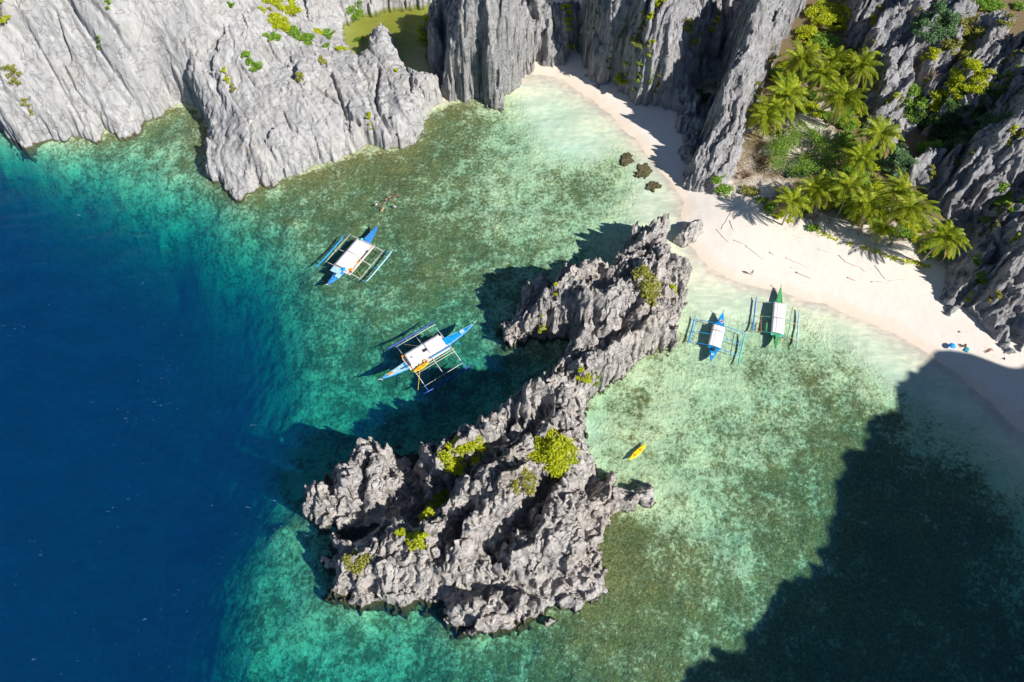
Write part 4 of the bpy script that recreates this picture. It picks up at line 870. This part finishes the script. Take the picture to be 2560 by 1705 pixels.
def boat(label, bow, stern, cfg):
    a = Vector(un(*stern, .9)); b = Vector(un(*bow, .9)); c = (a+b)/2; d = b-a; Lb = d.length; rz = math.atan2(d.y, d.x)
    root = empty('outrigger_boat', (c.x, c.y, 0), rz); tag(root, label, 'outrigger boat', 'outrigger boats moored in the bay')
    X_ = lambda f: (f-.5)*Lb                                       # fraction of the length from the stern
    B = cfg['beam']*Lb
    from_bm('hull', hull_mesh(Lb, B, cfg.get('z0', .6), cfg.get('rise', .8), p=cfg.get('p', 1.7)), cfg['hull'], root, True)
    # gunwale strips
    for sg in (-1, 1):
        bm = bmesh.new(); pts = []
        for i in range(17):
            s = -0.96+1.92*i/16; pts.append((s*Lb/2, sg*(B*(1-abs(s)**cfg.get('p', 1.7))+.02), cfg.get('z0', .6)+cfg.get('rise', .8)*abs(s)**2.6+.06))
        tube(bm, pts, [.045]*17, 6); from_bm('gunwale', bm, cfg['trim'], root, True)
    # stem and stern posts
    for s, h in ((1, .55), (-1, .25)):
        bm = bmesh.new(); tube(bm, [(s*Lb*.485, 0, .5), (s*Lb*.505, 0, .6+cfg.get('rise', .8)+h*.5), (s*Lb*.525, 0, .6+cfg.get('rise', .8)+h)], [.09, .07, .04], 6); from_bm('stem_post', bm, cfg['post'], root, True)
    # inset foredeck and afterdeck panels
    for nm, f0, f1, mm in (('foredeck', .76, .93, cfg['fore']), ('afterdeck', .09, .24, cfg['aft'])):
        bm = bmesh.new(); vs = []
        for sg in (-1, 1):
            for i in range(7):
                f = f0+(f1-f0)*i/6; s = 2*f-1; vs.append((X_(f), sg*B*(1-abs(s)**cfg.get('p', 1.7))*.80, cfg.get('z0', .6)+cfg.get('rise', .8)*abs(s)**2.6+.10))
        lo = [bm.verts.new(v) for v in vs[:7]]; hi = [bm.verts.new(v) for v in vs[7:]]
        for i in range(6): bm.faces.new((lo[i], lo[i+1], hi[i+1], hi[i]))
        r = bmesh.ops.extrude_face_region(bm, geom=bm.faces[:]); bmesh.ops.translate(bm, vec=(0, 0, .04), verts=[e for e in r['geom'] if isinstance(e, bmesh.types.BMVert)])
        bmesh.ops.recalc_face_normals(bm, faces=bm.faces); from_bm(nm, bm, mm, root)
    # side decks
    ol_ = cfg['out'][0]*Lb; x0, x1 = cfg['roof']; w0, w1 = cfg['roofw']; zr = cfg.get('zr', 2.0)
    bm = bmesh.new(); boxm(bm, (X_((x0+x1)/2), (cfg['deckl']-cfg['deckr'])*Lb/2, .80), ((x1-x0+.05)*Lb, (cfg['deckl']+cfg['deckr'])*Lb, .07)); from_bm('side_deck', bm, cfg['deck'], root)
    # canopy: canvas panels over posts
    cuts = cfg.get('cuts', [x0, (x0+x1)/2, x1])
    for f0, f1 in zip(cuts, cuts[1:]):
        bm = bmesh.new(); nx, ny = 8, 6; g = []
        xa, xb = X_(f0)+.05, X_(f1)-.05
        for i in range(nx+1):
            g.append([bm.verts.new((xa+(xb-xa)*i/nx, (-w1+(w0+w1)*j/ny)*Lb, zr+.16*math.sin(math.pi*j/ny)-.04*math.sin(math.pi*i/nx*2)**2)) for j in range(ny+1)])
        for i in range(nx):
            for j in range(ny): bm.faces.new((g[i][j], g[i+1][j], g[i+1][j+1], g[i][j+1]))
        r = bmesh.ops.extrude_face_region(bm, geom=bm.faces[:]); bmesh.ops.translate(bm, vec=(0, 0, .035), verts=[e for e in r['geom'] if isinstance(e, bmesh.types.BMVert)])
        bmesh.ops.recalc_face_normals(bm, faces=bm.faces); from_bm('canopy', bm, m_white, root, True)
    for j in range(4):
        bm = bmesh.new(); yy = (-w1+(w0+w1)*(j+.5)/4)*Lb; tube(bm, [(X_(x0)+.1, yy, zr+.16*math.sin(math.pi*(j+.5)/4)+.045), (X_((x0+x1)/2), yy, zr+.16*math.sin(math.pi*(j+.5)/4)+.05), (X_(x1)-.1, yy, zr+.16*math.sin(math.pi*(j+.5)/4)+.045)], [.022]*3, 5); from_bm('batten', bm, m_deck if j in (0, 3) else m_wood, root)
    rl = random.Random(int(Lb*100))
    for j in range(9):
        bm = bmesh.new(); q = (X_(rl.uniform(x0, x1)), rl.choice((cfg['deckl']-.015, -cfg['deckr']+.015))*Lb, .92+rl.uniform(0, .1)); boxm(bm, q, (rl.uniform(.25, .6), rl.uniform(.2, .35), rl.uniform(.12, .3)), rl.uniform(0, 3)); bmesh.ops.bevel(bm, geom=bm.edges[:], offset=.03, segments=2, affect='EDGES'); from_bm('deck_gear', bm, rl.choice((m_darkd, m_orange, m_lblue, m_deck, m_red, m_teal)), root)
    for sg, ff in ((1, x0), (-1, x1)):
        bm = bmesh.new(); tube(bm, [(X_(ff), 0, zr+.1), (X_(ff), sg*ol_*.3, zr*.8), (X_(ff), sg*ol_*.72, .75)], [.015]*3, 5); from_bm('stay_rope', bm, m_drift, root)
    for f in cuts:
        for y in (-w1*.96, w0*.96):
            bm = bmesh.new(); tube(bm, [(X_(f), y*Lb, .7), (X_(f), y*Lb, zr-.01)], [.04, .035], 6); from_bm('canopy_post', bm, cfg['post'], root, True)
    # outriggers: floats, beams that arch down to them, long rails
    ol, orr = cfg['out']; fl0, fl1 = cfg['float']; th = cfg.get('th', .075)
    for y, mm, (a0, a1) in ((ol, cfg['floatm'][0], cfg.get('floatL', (fl0, fl1))), (-orr, cfg['floatm'][1], cfg.get('floatR', (fl0, fl1)))):
        bm = bmesh.new(); pts = [(X_(a0+(a1-a0)*i/12), y*Lb, .12+(.35*abs(-1+2*i/12)**4)) for i in range(13)]
        tube(bm, pts, [.06+.09*cfg.get('fr', 1)*(1-abs(-1+2*i/12)**6) for i in range(13)], 8); from_bm('outrigger_float', bm, mm, root, True)
    for k, f in enumerate(cfg['beams']):
        bm = bmesh.new(); yl, yr = ol*Lb, -orr*Lb; fr = cfg.get('tipf', .74)
        arch = lambda y: .22+.80*(1-min(1, abs(y)/(yl if y > 0 else -yr))**2.4)
        ys = [yr*fr+(yl*fr-yr*fr)*i/14 for i in range(15)]
        tube(bm, [(X_(f), y, arch(y)) for y in ys], [th]*15, 7); cb = from_bm('crossbeam', bm, cfg['beamm'], root, True)
        for e in (yl, yr):
            bm = bmesh.new(); tube(bm, [(X_(f), e*(fr-.03+(1.05-fr)*i/5), arch(e*min(1, fr-.03+(1.05-fr)*i/5))+.01) for i in range(6)], [th*.75]*6, 6); from_bm('beam_tip', bm, cfg['tipm'], cb, True)
    for y, f0, f1 in cfg['rails']:
        bm = bmesh.new(); zz = .22+.80*(1-min(1, abs(y)/(ol if y > 0 else orr))**2.4)+th+.05
        tube(bm, [(X_(f0), y*Lb, zz), (X_((f0+f1)/2), y*Lb, zz+.02), (X_(f1), y*Lb, zz)], [th*.7]*3, 6); from_bm('rail', bm, cfg.get('railm', cfg['beamm']), root, True)
    for ex in cfg.get('extra', ()): ex(root, Lb, X_)
    return root, Lb, c, rz
def part_box(name, f, y, z, s, m, rz=0):
    def go(root, Lb, X_):
        bm = bmesh.new(); boxm(bm, (X_(f), y*Lb, z), s, rz); bmesh.ops.bevel(bm, geom=bm.edges[:], offset=min(s)*.12, segments=2, affect='EDGES'); from_bm(name, bm, m, root)
    return go
def part_ring(name, f, y, z, r, m):
    def go(root, Lb, X_):
        bm = bmesh.new(); pts = [(X_(f)+r*math.cos(a*math.pi/8), y*Lb+r*math.sin(a*math.pi/8), z) for a in range(17)]; tube(bm, pts, [r*.24]*17, 7, False); from_bm(name, bm, m, root, True)
    return go
def part_line(name, a, b, r, m):
    def go(root, Lb, X_):
        bm = bmesh.new(); tube(bm, [(X_(a[0]), a[1]*Lb, a[2]), (X_((a[0]+b[0])/2), (a[1]+b[1])/2*Lb, (a[2]+b[2])/2), (X_(b[0]), b[1]*Lb, b[2])], [r]*3, 5); from_bm(name, bm, m, root)
    return go
def part_dome(name, f, y, z, r, m):
    def go(root, Lb, X_):
        bm = bmesh.new(); bmesh.ops.create_icosphere(bm, subdivisions=3, radius=r, matrix=Matrix.Translation((X_(f), y*Lb, z)) @ Matrix.Diagonal((1, .8, .45, 1))); from_bm(name, bm, m, root, True)
    return go
boat('blue and white outrigger boat nearest the snorkelling swimmers, moored over the reef edge', (946,567), (819,714), dict(
    beam=.072, hull=m_blue, trim=m_blue, post=m_wood, fore=m_blue, aft=m_blue, deck=m_wood, deckl=.115, deckr=.135, roof=(.27,.70), roofw=(.105,.075), cuts=[.27,.50,.70], zr=1.45,
    out=(.30,.335), float=(.16,.72), floatL=(.14,.70), floatR=(.27,.82), floatm=(m_bright, m_lblue), beams=(.27,.49,.73), beamm=m_wood, tipm=m_bright, rails=((.235,.26,.75),(-.26,.25,.75),(-.125,.24,.76)),
    extra=(part_box('cabin_roof', .215, .03, 1.4, (1.5, 2.3, .12), m_lblue, .05), part_box('stern_box', .165, -.03, 1.25, (1.2, 1.0, .5), m_lblue), part_dome('blue_tarp', .265, -.035, 1.4, .62, m_bright),
           part_box('crate', .31, -.10, 1.0, (.7, .45, .35), m_orange), part_dome('water_drum', .735, .055, 1.15, .4, m_teal), part_line('mooring_rope', (.36,-.12,.95), (.30,-.25,.5), .03, m_lemon),
           part_box('seat_bench', .55, -.105, .95, (3.4, .12, .12), m_darkd), part_box('life_vest', .45, -.1, .92, (.6, .3, .15), m_orange), part_box('life_vest', .63, -.1, .92, (.5, .3, .15), m_navy))))
boat('biggest outrigger boat, carrying an orange yellow kayak, half in the islet\'s shadow', (1186,812), (953,950), dict(
    beam=.050, p=1.9, hull=m_bright, trim=m_lblue, post=m_wood, fore=m_bright, aft=m_lblue, deck=m_wood, deckl=.085, deckr=.085, roof=(.29,.66), roofw=(.095,.055), cuts=[.29,.49,.66], zr=1.6,
    out=(.265,.325), float=(.2,.74), floatL=(.19,.72), floatR=(.24,.76), floatm=(m_navy, m_navy), beams=(.29,.49,.69), beamm=m_wood, tipm=m_blue, fr=1.1, rails=((.225,.28,.71),(-.11,.28,.70),(-.135,.28,.70),(-.27,.28,.69)),
    extra=(part_box('bow_hatch', .70, .0, 1.05, (1.6, 1.6, .25), m_bright), part_box('hatch_cover', .86, 0, 1.25, (1.0, .8, .08), m_lblue), part_box('solar_panel', .47, .015, 1.8, (1.0, .7, .05), m_darkd), part_box('roof_bag', .335, .02, 1.8, (.5, .4, .15), m_deck),
           part_box('stern_crate', .10, .0, 1.2, (1.2, .35, .2), m_orange), part_box('fuel_box', .285, .09, 1.1, (.8, .5, .4), m_orange), part_ring('life_ring', .42, -.072, 1.15, .36, m_orange), part_line('tiller', (.20,-.02,1.3), (.30,-.03,1.3), .07, m_darkd),
           part_box('side_bench', .58, -.068, 1.1, (5.0, .2, .15), m_bright), part_line('boat_hook', (.74,-.075,1.3), (.78,-.11,1.2), .08, m_bright), part_line('paddle', (.33,-.12,1.1), (.22,-.265,.45), .05, m_lemon), part_line('guy_rope', (.62,.10,1.5), (.62,.21,.8), .02, m_drift), part_line('guy_rope', (.44,.10,1.5), (.36,.2,.8), .02, m_drift))))
boat('small bright blue outrigger boat with one teal float, close to the beach', (1807,782), (1777,903), dict(
    beam=.095, hull=m_bright, trim=m_bright, post=m_bright, fore=m_bright, aft=m_bright, deck=m_bright, deckl=.10, deckr=.10, roof=(.28,.71), roofw=(.115,.095), cuts=[.28,.60,.71], zr=1.15, rise=.55,
    out=(.42,.44), float=(.15,.80), floatL=(.22,.80), floatR=(.10,.74), floatm=(m_bright, m_teal), beams=(.28,.50,.74), beamm=m_bright, tipm=m_bright, th=.065, rails=((.385,.26,.76),(-.40,.26,.76)),
    extra=(part_ring('life_ring', .80, -.01, 1.25, .34, m_pink), part_box('engine', .23, 0, 1.0, (.8, .6, .4), m_darkd), part_box('stern_hatch', .13, 0, 1.05, (.5, .6, .08), m_lblue))))
boat('small green outrigger boat with white canopy and thin yellow tipped beams, bow on the sand', (1951,719), (1939,870), dict(
    beam=.062, hull=m_green, trim=m_green, post=m_green, fore=m_green, aft=m_green, deck=m_teal, deckl=.075, deckr=.075, roof=(.22,.72), roofw=(.085,.085), cuts=[.22,.47,.72], zr=1.2, rise=.6,
    out=(.30,.285), float=(.2,.78), floatL=(.19,.78), floatR=(.10,.72), floatm=(m_blue, m_lblue), beams=(.22,.47,.71), beamm=m_teal, tipm=m_lemon, th=.045, tipf=.62, railm=m_wood, rails=((.27,.22,.73),(-.255,.16,.76)),
    extra=(part_box('bow_mat', .16, 0, 1.1, (.9, .5, .08), m_green), part_box('paddle_rack', .30, .14, 1.0, (2.0, .25, .1), m_green), part_line('pole', (.2,.2,.8), (.42,.22,.8), .05, m_orange))))
def kayak(label, a, b, z, m, seatm, width=.38, group=None):
    A = Vector(un(*a, z+.2)); B_ = Vector(un(*b, z+.2)); c = (A+B_)/2; d = B_-A; root = empty('kayak', (c.x, c.y, z), math.atan2(d.y, d.x)); tag(root, label, 'kayak')
    bm = bmesh.new(); n = 22; rings = []; Lk = d.length
    for i in range(n+1):
        s = -1+2*i/n; w = max(.03, width*(1-abs(s)**2.3)); zt = .24+.12*abs(s)**3; dip = .12*max(0, 1-abs(abs(s)-.32)/.24)
        sec = [(0, zt+.03-dip), (w*.5, zt+.02-dip*.9), (w*.8, zt+.03), (w, zt-.06), (w*.8, .02+.2*abs(s)**4), (w*.3, -.07+.26*abs(s)**4), (0, -.09+.28*abs(s)**4)]; sec += [(-y, q) for y, q in sec[-2:0:-1]]
        rings.append([bm.verts.new((s*Lk/2, y, q)) for y, q in sec])
    for r0, r1 in zip(rings, rings[1:]):
        for k in range(len(r0)): bm.faces.new((r0[k], r0[(k+1) % len(r0)], r1[(k+1) % len(r0)], r1[k]))
    bm.faces.new(rings[0][::-1]); bm.faces.new(rings[-1]); bmesh.ops.recalc_face_normals(bm, faces=bm.faces); from_bm('hull', bm, m, root, True)
    for s in (-.3, .34):
        bm = bmesh.new(); boxm(bm, (s*Lk/2, 0, .17), (.5, width*.9, .05)); boxm(bm, (s*Lk/2-.24, 0, .26), (.06, width*.9, .2)); from_bm('seat', bm, seatm, root)
    return root
kayak('bright yellow kayak adrift alone in the shallows right of the islet', (1572,1151), (1616,1110), -.02, m_lemon, m_orange, .5)
kayak('orange yellow kayak lying along the deck edge of the biggest outrigger boat', (1033,930), (1073,905), 1.12, m_yellow, m_orange, .48)

# ================================================================ people
m_skin = M_('skin', (0.42, 0.22, 0.13), rough=.5, vary=.06); m_skin2 = M_('pale_skin', (0.62, 0.38, 0.26), rough=.5, vary=.06); m_hair = M_('dark_hair', (0.02, 0.015, 0.012), rough=.6)
CL = {'white': M_('white_cloth', (.75, .77, .82)), 'black': M_('black_cloth', (.03, .03, .04)), 'red': M_('maroon_cloth', (.30, .04, .06)), 'orange': M_('orange_cloth', (.7, .3, .08)), 'blue': M_('blue_cloth', (.05, .12, .45)), 'teal': M_('teal_cloth', (.02, .28, .36)), 'brown': M_('brown_cloth', (.25, .1, .06))}
def voxel(bm, size, m, name, root):
    o = from_bm('tmp', bm, m); md = o.modifiers.new('r', 'REMESH'); md.mode = 'VOXEL'; md.voxel_size = size; md.use_smooth_shade = True
    dg = bpy.context.evaluated_depsgraph_get(); me = bpy.data.meshes.new_from_object(o.evaluated_get(dg)); old = o.data
    bpy.data.objects.remove(o); bpy.data.meshes.remove(old); me.name = name
    r = bpy.data.objects.new(name, me); COL.objects.link(r); r.parent = root; return r
def limb(bm, pts, radii):
    tube(bm, pts, radii, 10)
    for p, r in zip(pts, radii): bmesh.ops.create_icosphere(bm, subdivisions=2, radius=r, matrix=Matrix.Translation(p))
def person(label, px, py, rz, pose, cloth, skin=None, z=None, group=None, shirt=False):
    skin = skin or m_skin; p = at_px(px, py) if z is None else Vector(un(px, py, z)); root = empty('person', p, rz); root.scale = (.88,)*3 if pose == 'swim' else (1, 1, 1); tag(root, label, 'person', group)
    if pose == 'stand':
        J = dict(hip=(0,0,.92), chest=(.03,0,1.32), neck=(.03,0,1.46), head=(.06,0,1.60), sl=(.02,.19,1.40), sr=(.02,-.19,1.40), el=(-.06,.27,1.12), er=(.12,-.26,1.13), wl=(.06,.29,.88), wr=(.30,-.24,.98), hl=(0,.10,.88), hr=(0,-.10,.88), kl=(.20,.11,.50), kr=(-.10,-.10,.48), al=(.16,.11,.08), ar=(-.36,-.10,.14), tl=(.34,.12,.04), tr=(-.20,-.11,.05)); fw = Vector((1,0,0)); up = Vector((0,0,1))
    elif pose == 'sit':
        J = dict(hip=(0,0,.12), chest=(-.05,0,.50), neck=(0,0,.64), head=(.06,0,.78), sl=(-.03,.19,.58), sr=(-.03,-.19,.58), el=(.12,.28,.36), er=(.12,-.28,.36), wl=(.36,.16,.40), wr=(.36,-.16,.40), hl=(0,.10,.12), hr=(0,-.10,.12), kl=(.40,.14,.44), kr=(.40,-.14,.44), al=(.62,.12,.06), ar=(.62,-.12,.06), tl=(.80,.13,.04), tr=(.80,-.13,.04)); fw = Vector((1,0,0)); up = Vector((0,0,1))
    elif pose == 'lie':
        J = dict(hip=(0,0,.13), chest=(.40,0,.15), neck=(.56,0,.15), head=(.70,.02,.17), sl=(.50,.19,.13), sr=(.50,-.19,.13), el=(.35,.36,.08), er=(.62,-.38,.08), wl=(.12,.40,.07), wr=(.84,-.30,.07), hl=(-.04,.10,.13), hr=(-.04,-.10,.13), kl=(-.44,.14,.12), kr=(-.42,-.16,.14), al=(-.84,.12,.08), ar=(-.82,-.14,.08), tl=(-.95,.14,.05), tr=(-.95,-.16,.05)); fw = Vector((0,0,1)); up = Vector((1,0,0))
    else:
        J = dict(hip=(0,0,-.02), chest=(.40,0,.03), neck=(.56,0,.06), head=(.70,0,.10), sl=(.50,.19,.03), sr=(.50,-.19,.03), el=(.66,.42,-.05), er=(.50,-.46,-.08), wl=(.92,.36,-.10), wr=(.72,-.58,-.12), hl=(-.04,.10,-.03), hr=(-.04,-.10,-.03), kl=(-.42,.20,-.10), kr=(-.44,-.12,-.02), al=(-.78,.26,-.02), ar=(-.86,-.16,-.14), tl=(-.95,.28,-.03), tr=(-1.0,-.18,-.2)); fw = Vector((.5,0,-.86)); up = Vector((.86,0,.5))
    J = {k: Vector(v) for k, v in J.items()}; bm = bmesh.new(); side = up.cross(fw).normalized()
    limb(bm, [J['hip'], J['hip'].lerp(J['chest'], .5), J['chest'], J['neck']], [.135, .125, .15, .065])
    limb(bm, [J['sl'], J['chest'], J['sr']], [.075, .12, .075]); limb(bm, [J['hl'], J['hip'], J['hr']], [.10, .12, .10])
    limb(bm, [J['neck'], J['head']-up*.05], [.06, .06])
    bmesh.ops.create_icosphere(bm, subdivisions=3, radius=.105, matrix=Matrix.Translation(J['head']+up*.03)); bmesh.ops.create_icosphere(bm, subdivisions=2, radius=.075, matrix=Matrix.Translation(J['head']-up*.05+fw*.02))
    limb(bm, [J['head']+fw*.09+up*.01, J['head']+fw*.125-up*.02], [.016, .022])
    for sg in (-1, 1): limb(bm, [J['head']+side*sg*.10, J['head']+side*sg*.115+up*.02], [.022, .02])
    for s_ in 'lr':
        limb(bm, [J['s'+s_], J['e'+s_], J['w'+s_]], [.058, .044, .032]); limb(bm, [J['h'+s_], J['k'+s_], J['a'+s_]], [.095, .062, .042]); limb(bm, [J['a'+s_], J['t'+s_]], [.045, .035])
        d = (J['w'+s_]-J['e'+s_]).normalized(); o_ = d.cross(up if abs(d.dot(up)) < .8 else fw).normalized(); pc = J['w'+s_]+d*.06; limb(bm, [J['w'+s_], pc], [.03, .036])
        for q, (of, ln) in enumerate(((-.03, .075), (-.011, .09), (.011, .085), (.03, .065))): a = pc+o_*of+d*.02; limb(bm, [a, a+d*ln*.6, a+d*ln+fw*.015], [.012, .011, .010])
        limb(bm, [J['w'+s_]+d*.02+o_*.02, J['w'+s_]+d*.06+o_*.065], [.014, .012])
    voxel(bm, .014, skin, 'body', root)
    bm = bmesh.new(); bmesh.ops.create_icosphere(bm, subdivisions=3, radius=.118, matrix=Matrix.Translation(J['head']+up*.045-fw*.018))
    for v in [v for v in bm.verts if (v.co-J['head']).dot(fw) > .06 and (v.co-J['head']).dot(up) < .08]: bm.verts.remove(v)
    from_bm('hair', bm, m_hair, root, True)
    for sg in (-1, 1):
        bm = bmesh.new(); bmesh.ops.create_icosphere(bm, subdivisions=1, radius=.014, matrix=Matrix.Translation(J['head']+fw*.096+side*sg*.035+up*.025)); from_bm('eye', bm, m_darkd, root, True)
    bm = bmesh.new(); limb(bm, [J['hl'], J['hip'], J['hr']], [.112, .14, .112])
    for s_ in 'lr': limb(bm, [J['h'+s_], J['h'+s_].lerp(J['k'+s_], .55)], [.108, .092])
    voxel(bm, .02, CL[cloth], 'shorts', root)
    if shirt:
        bm = bmesh.new(); limb(bm, [J['hip'].lerp(J['chest'], .2), J['chest']], [.145, .162]); limb(bm, [J['sl'], J['chest'], J['sr']], [.085, .13, .085])
        for s_ in 'lr': limb(bm, [J['s'+s_], J['s'+s_].lerp(J['e'+s_], .5)], [.07, .062])
        voxel(bm, .02, CL[shirt], 'shirt', root)
G_ = 'swimmers snorkelling over the reef'
person('swimmer in a white top at the left end of the snorkelling group', 944, 510, R(200), 'swim', 'black', z=.02, group=G_, shirt='white')
person('swimmer in maroon and black in the middle of the snorkelling group', 963, 501, R(-115), 'swim', 'red', m_skin2, .02, G_, 'black')
person('bare backed swimmer right of the middle swimmer', 976, 495, R(120), 'swim', 'black', m_skin2, .02, G_)
person('swimmer in a maroon top, topmost and furthest right of the snorkelling group', 989, 489, R(30), 'swim', 'brown', m_skin, .02, G_, 'red')
person('bare backed swimmer lowest in the snorkelling group', 957, 523, R(80), 'swim', 'orange', m_skin2, .02, G_)
person('swimmer in a long white shirt at the lower right of the snorkelling group', 986, 515, R(-50), 'swim', 'white', m_skin, .02, G_, 'white')
person('person in dark clothes walking alone across the sunlit sand', 1877, 687, R(-60), 'stand', 'black', m_skin2, shirt='brown')
person('person sitting in the shade on the sand beside a teal towel', 2410, 866, R(190), 'sit', 'brown', m_skin, shirt='brown')
person('person lying in the shade on the sand at the foot of the dark rocks', 2472, 877, R(25), 'lie', 'red', m_skin)
# towel beside the sitter, blue umbrella
p = at_px(2418, 871); bm = bmesh.new(); g = [[bm.verts.new((i*.35-.9, j*.3-.45, .03+.02*math.sin(i*1.9+j))) for j in range(4)] for i in range(6)]
for i in range(5):
    for j in range(3): bm.faces.new((g[i][j], g[i+1][j], g[i+1][j+1], g[i][j+1]))
o = from_bm('towel', bm, CL['teal'], None, True); o.location = p; o.rotation_euler.z = R(50); md = o.modifiers.new('thick', 'SOLIDIFY'); md.thickness = .02
tag(o, 'teal towel spread on shaded sand beside the sitting person', 'towel')
p = at_px(2376, 869); root = empty('beach_umbrella', p); tag(root, 'bright blue beach umbrella opened on the shaded sand', 'umbrella')
bm = bmesh.new(); ring = []
tp = bm.verts.new((0, 0, 1.07)); prev = None
for rr, zz in ((.3, 1.02), (.5, .92), (.66, .78)):
    cur = [bm.verts.new((rr*math.cos(k*math.pi/8), rr*math.sin(k*math.pi/8), zz-(.03 if k % 2 else 0))) for k in range(16)]
    for k in range(16):
        if prev: bm.faces.new((prev[k], cur[k], cur[(k+1) % 16], prev[(k+1) % 16]))
        else: bm.faces.new((tp, cur[k], cur[(k+1) % 16]))
    prev = cur
c_ = from_bm('canopy', bm, M_('umbrella_cloth', (.01, .32, .85)), root); md = c_.modifiers.new('thick', 'SOLIDIFY'); md.thickness = .01
bm = bmesh.new(); tube(bm, [(0, 0, -.2), (0, 0, 1.12)], [.02, .02], 6); from_bm('pole', bm, m_wood, root)
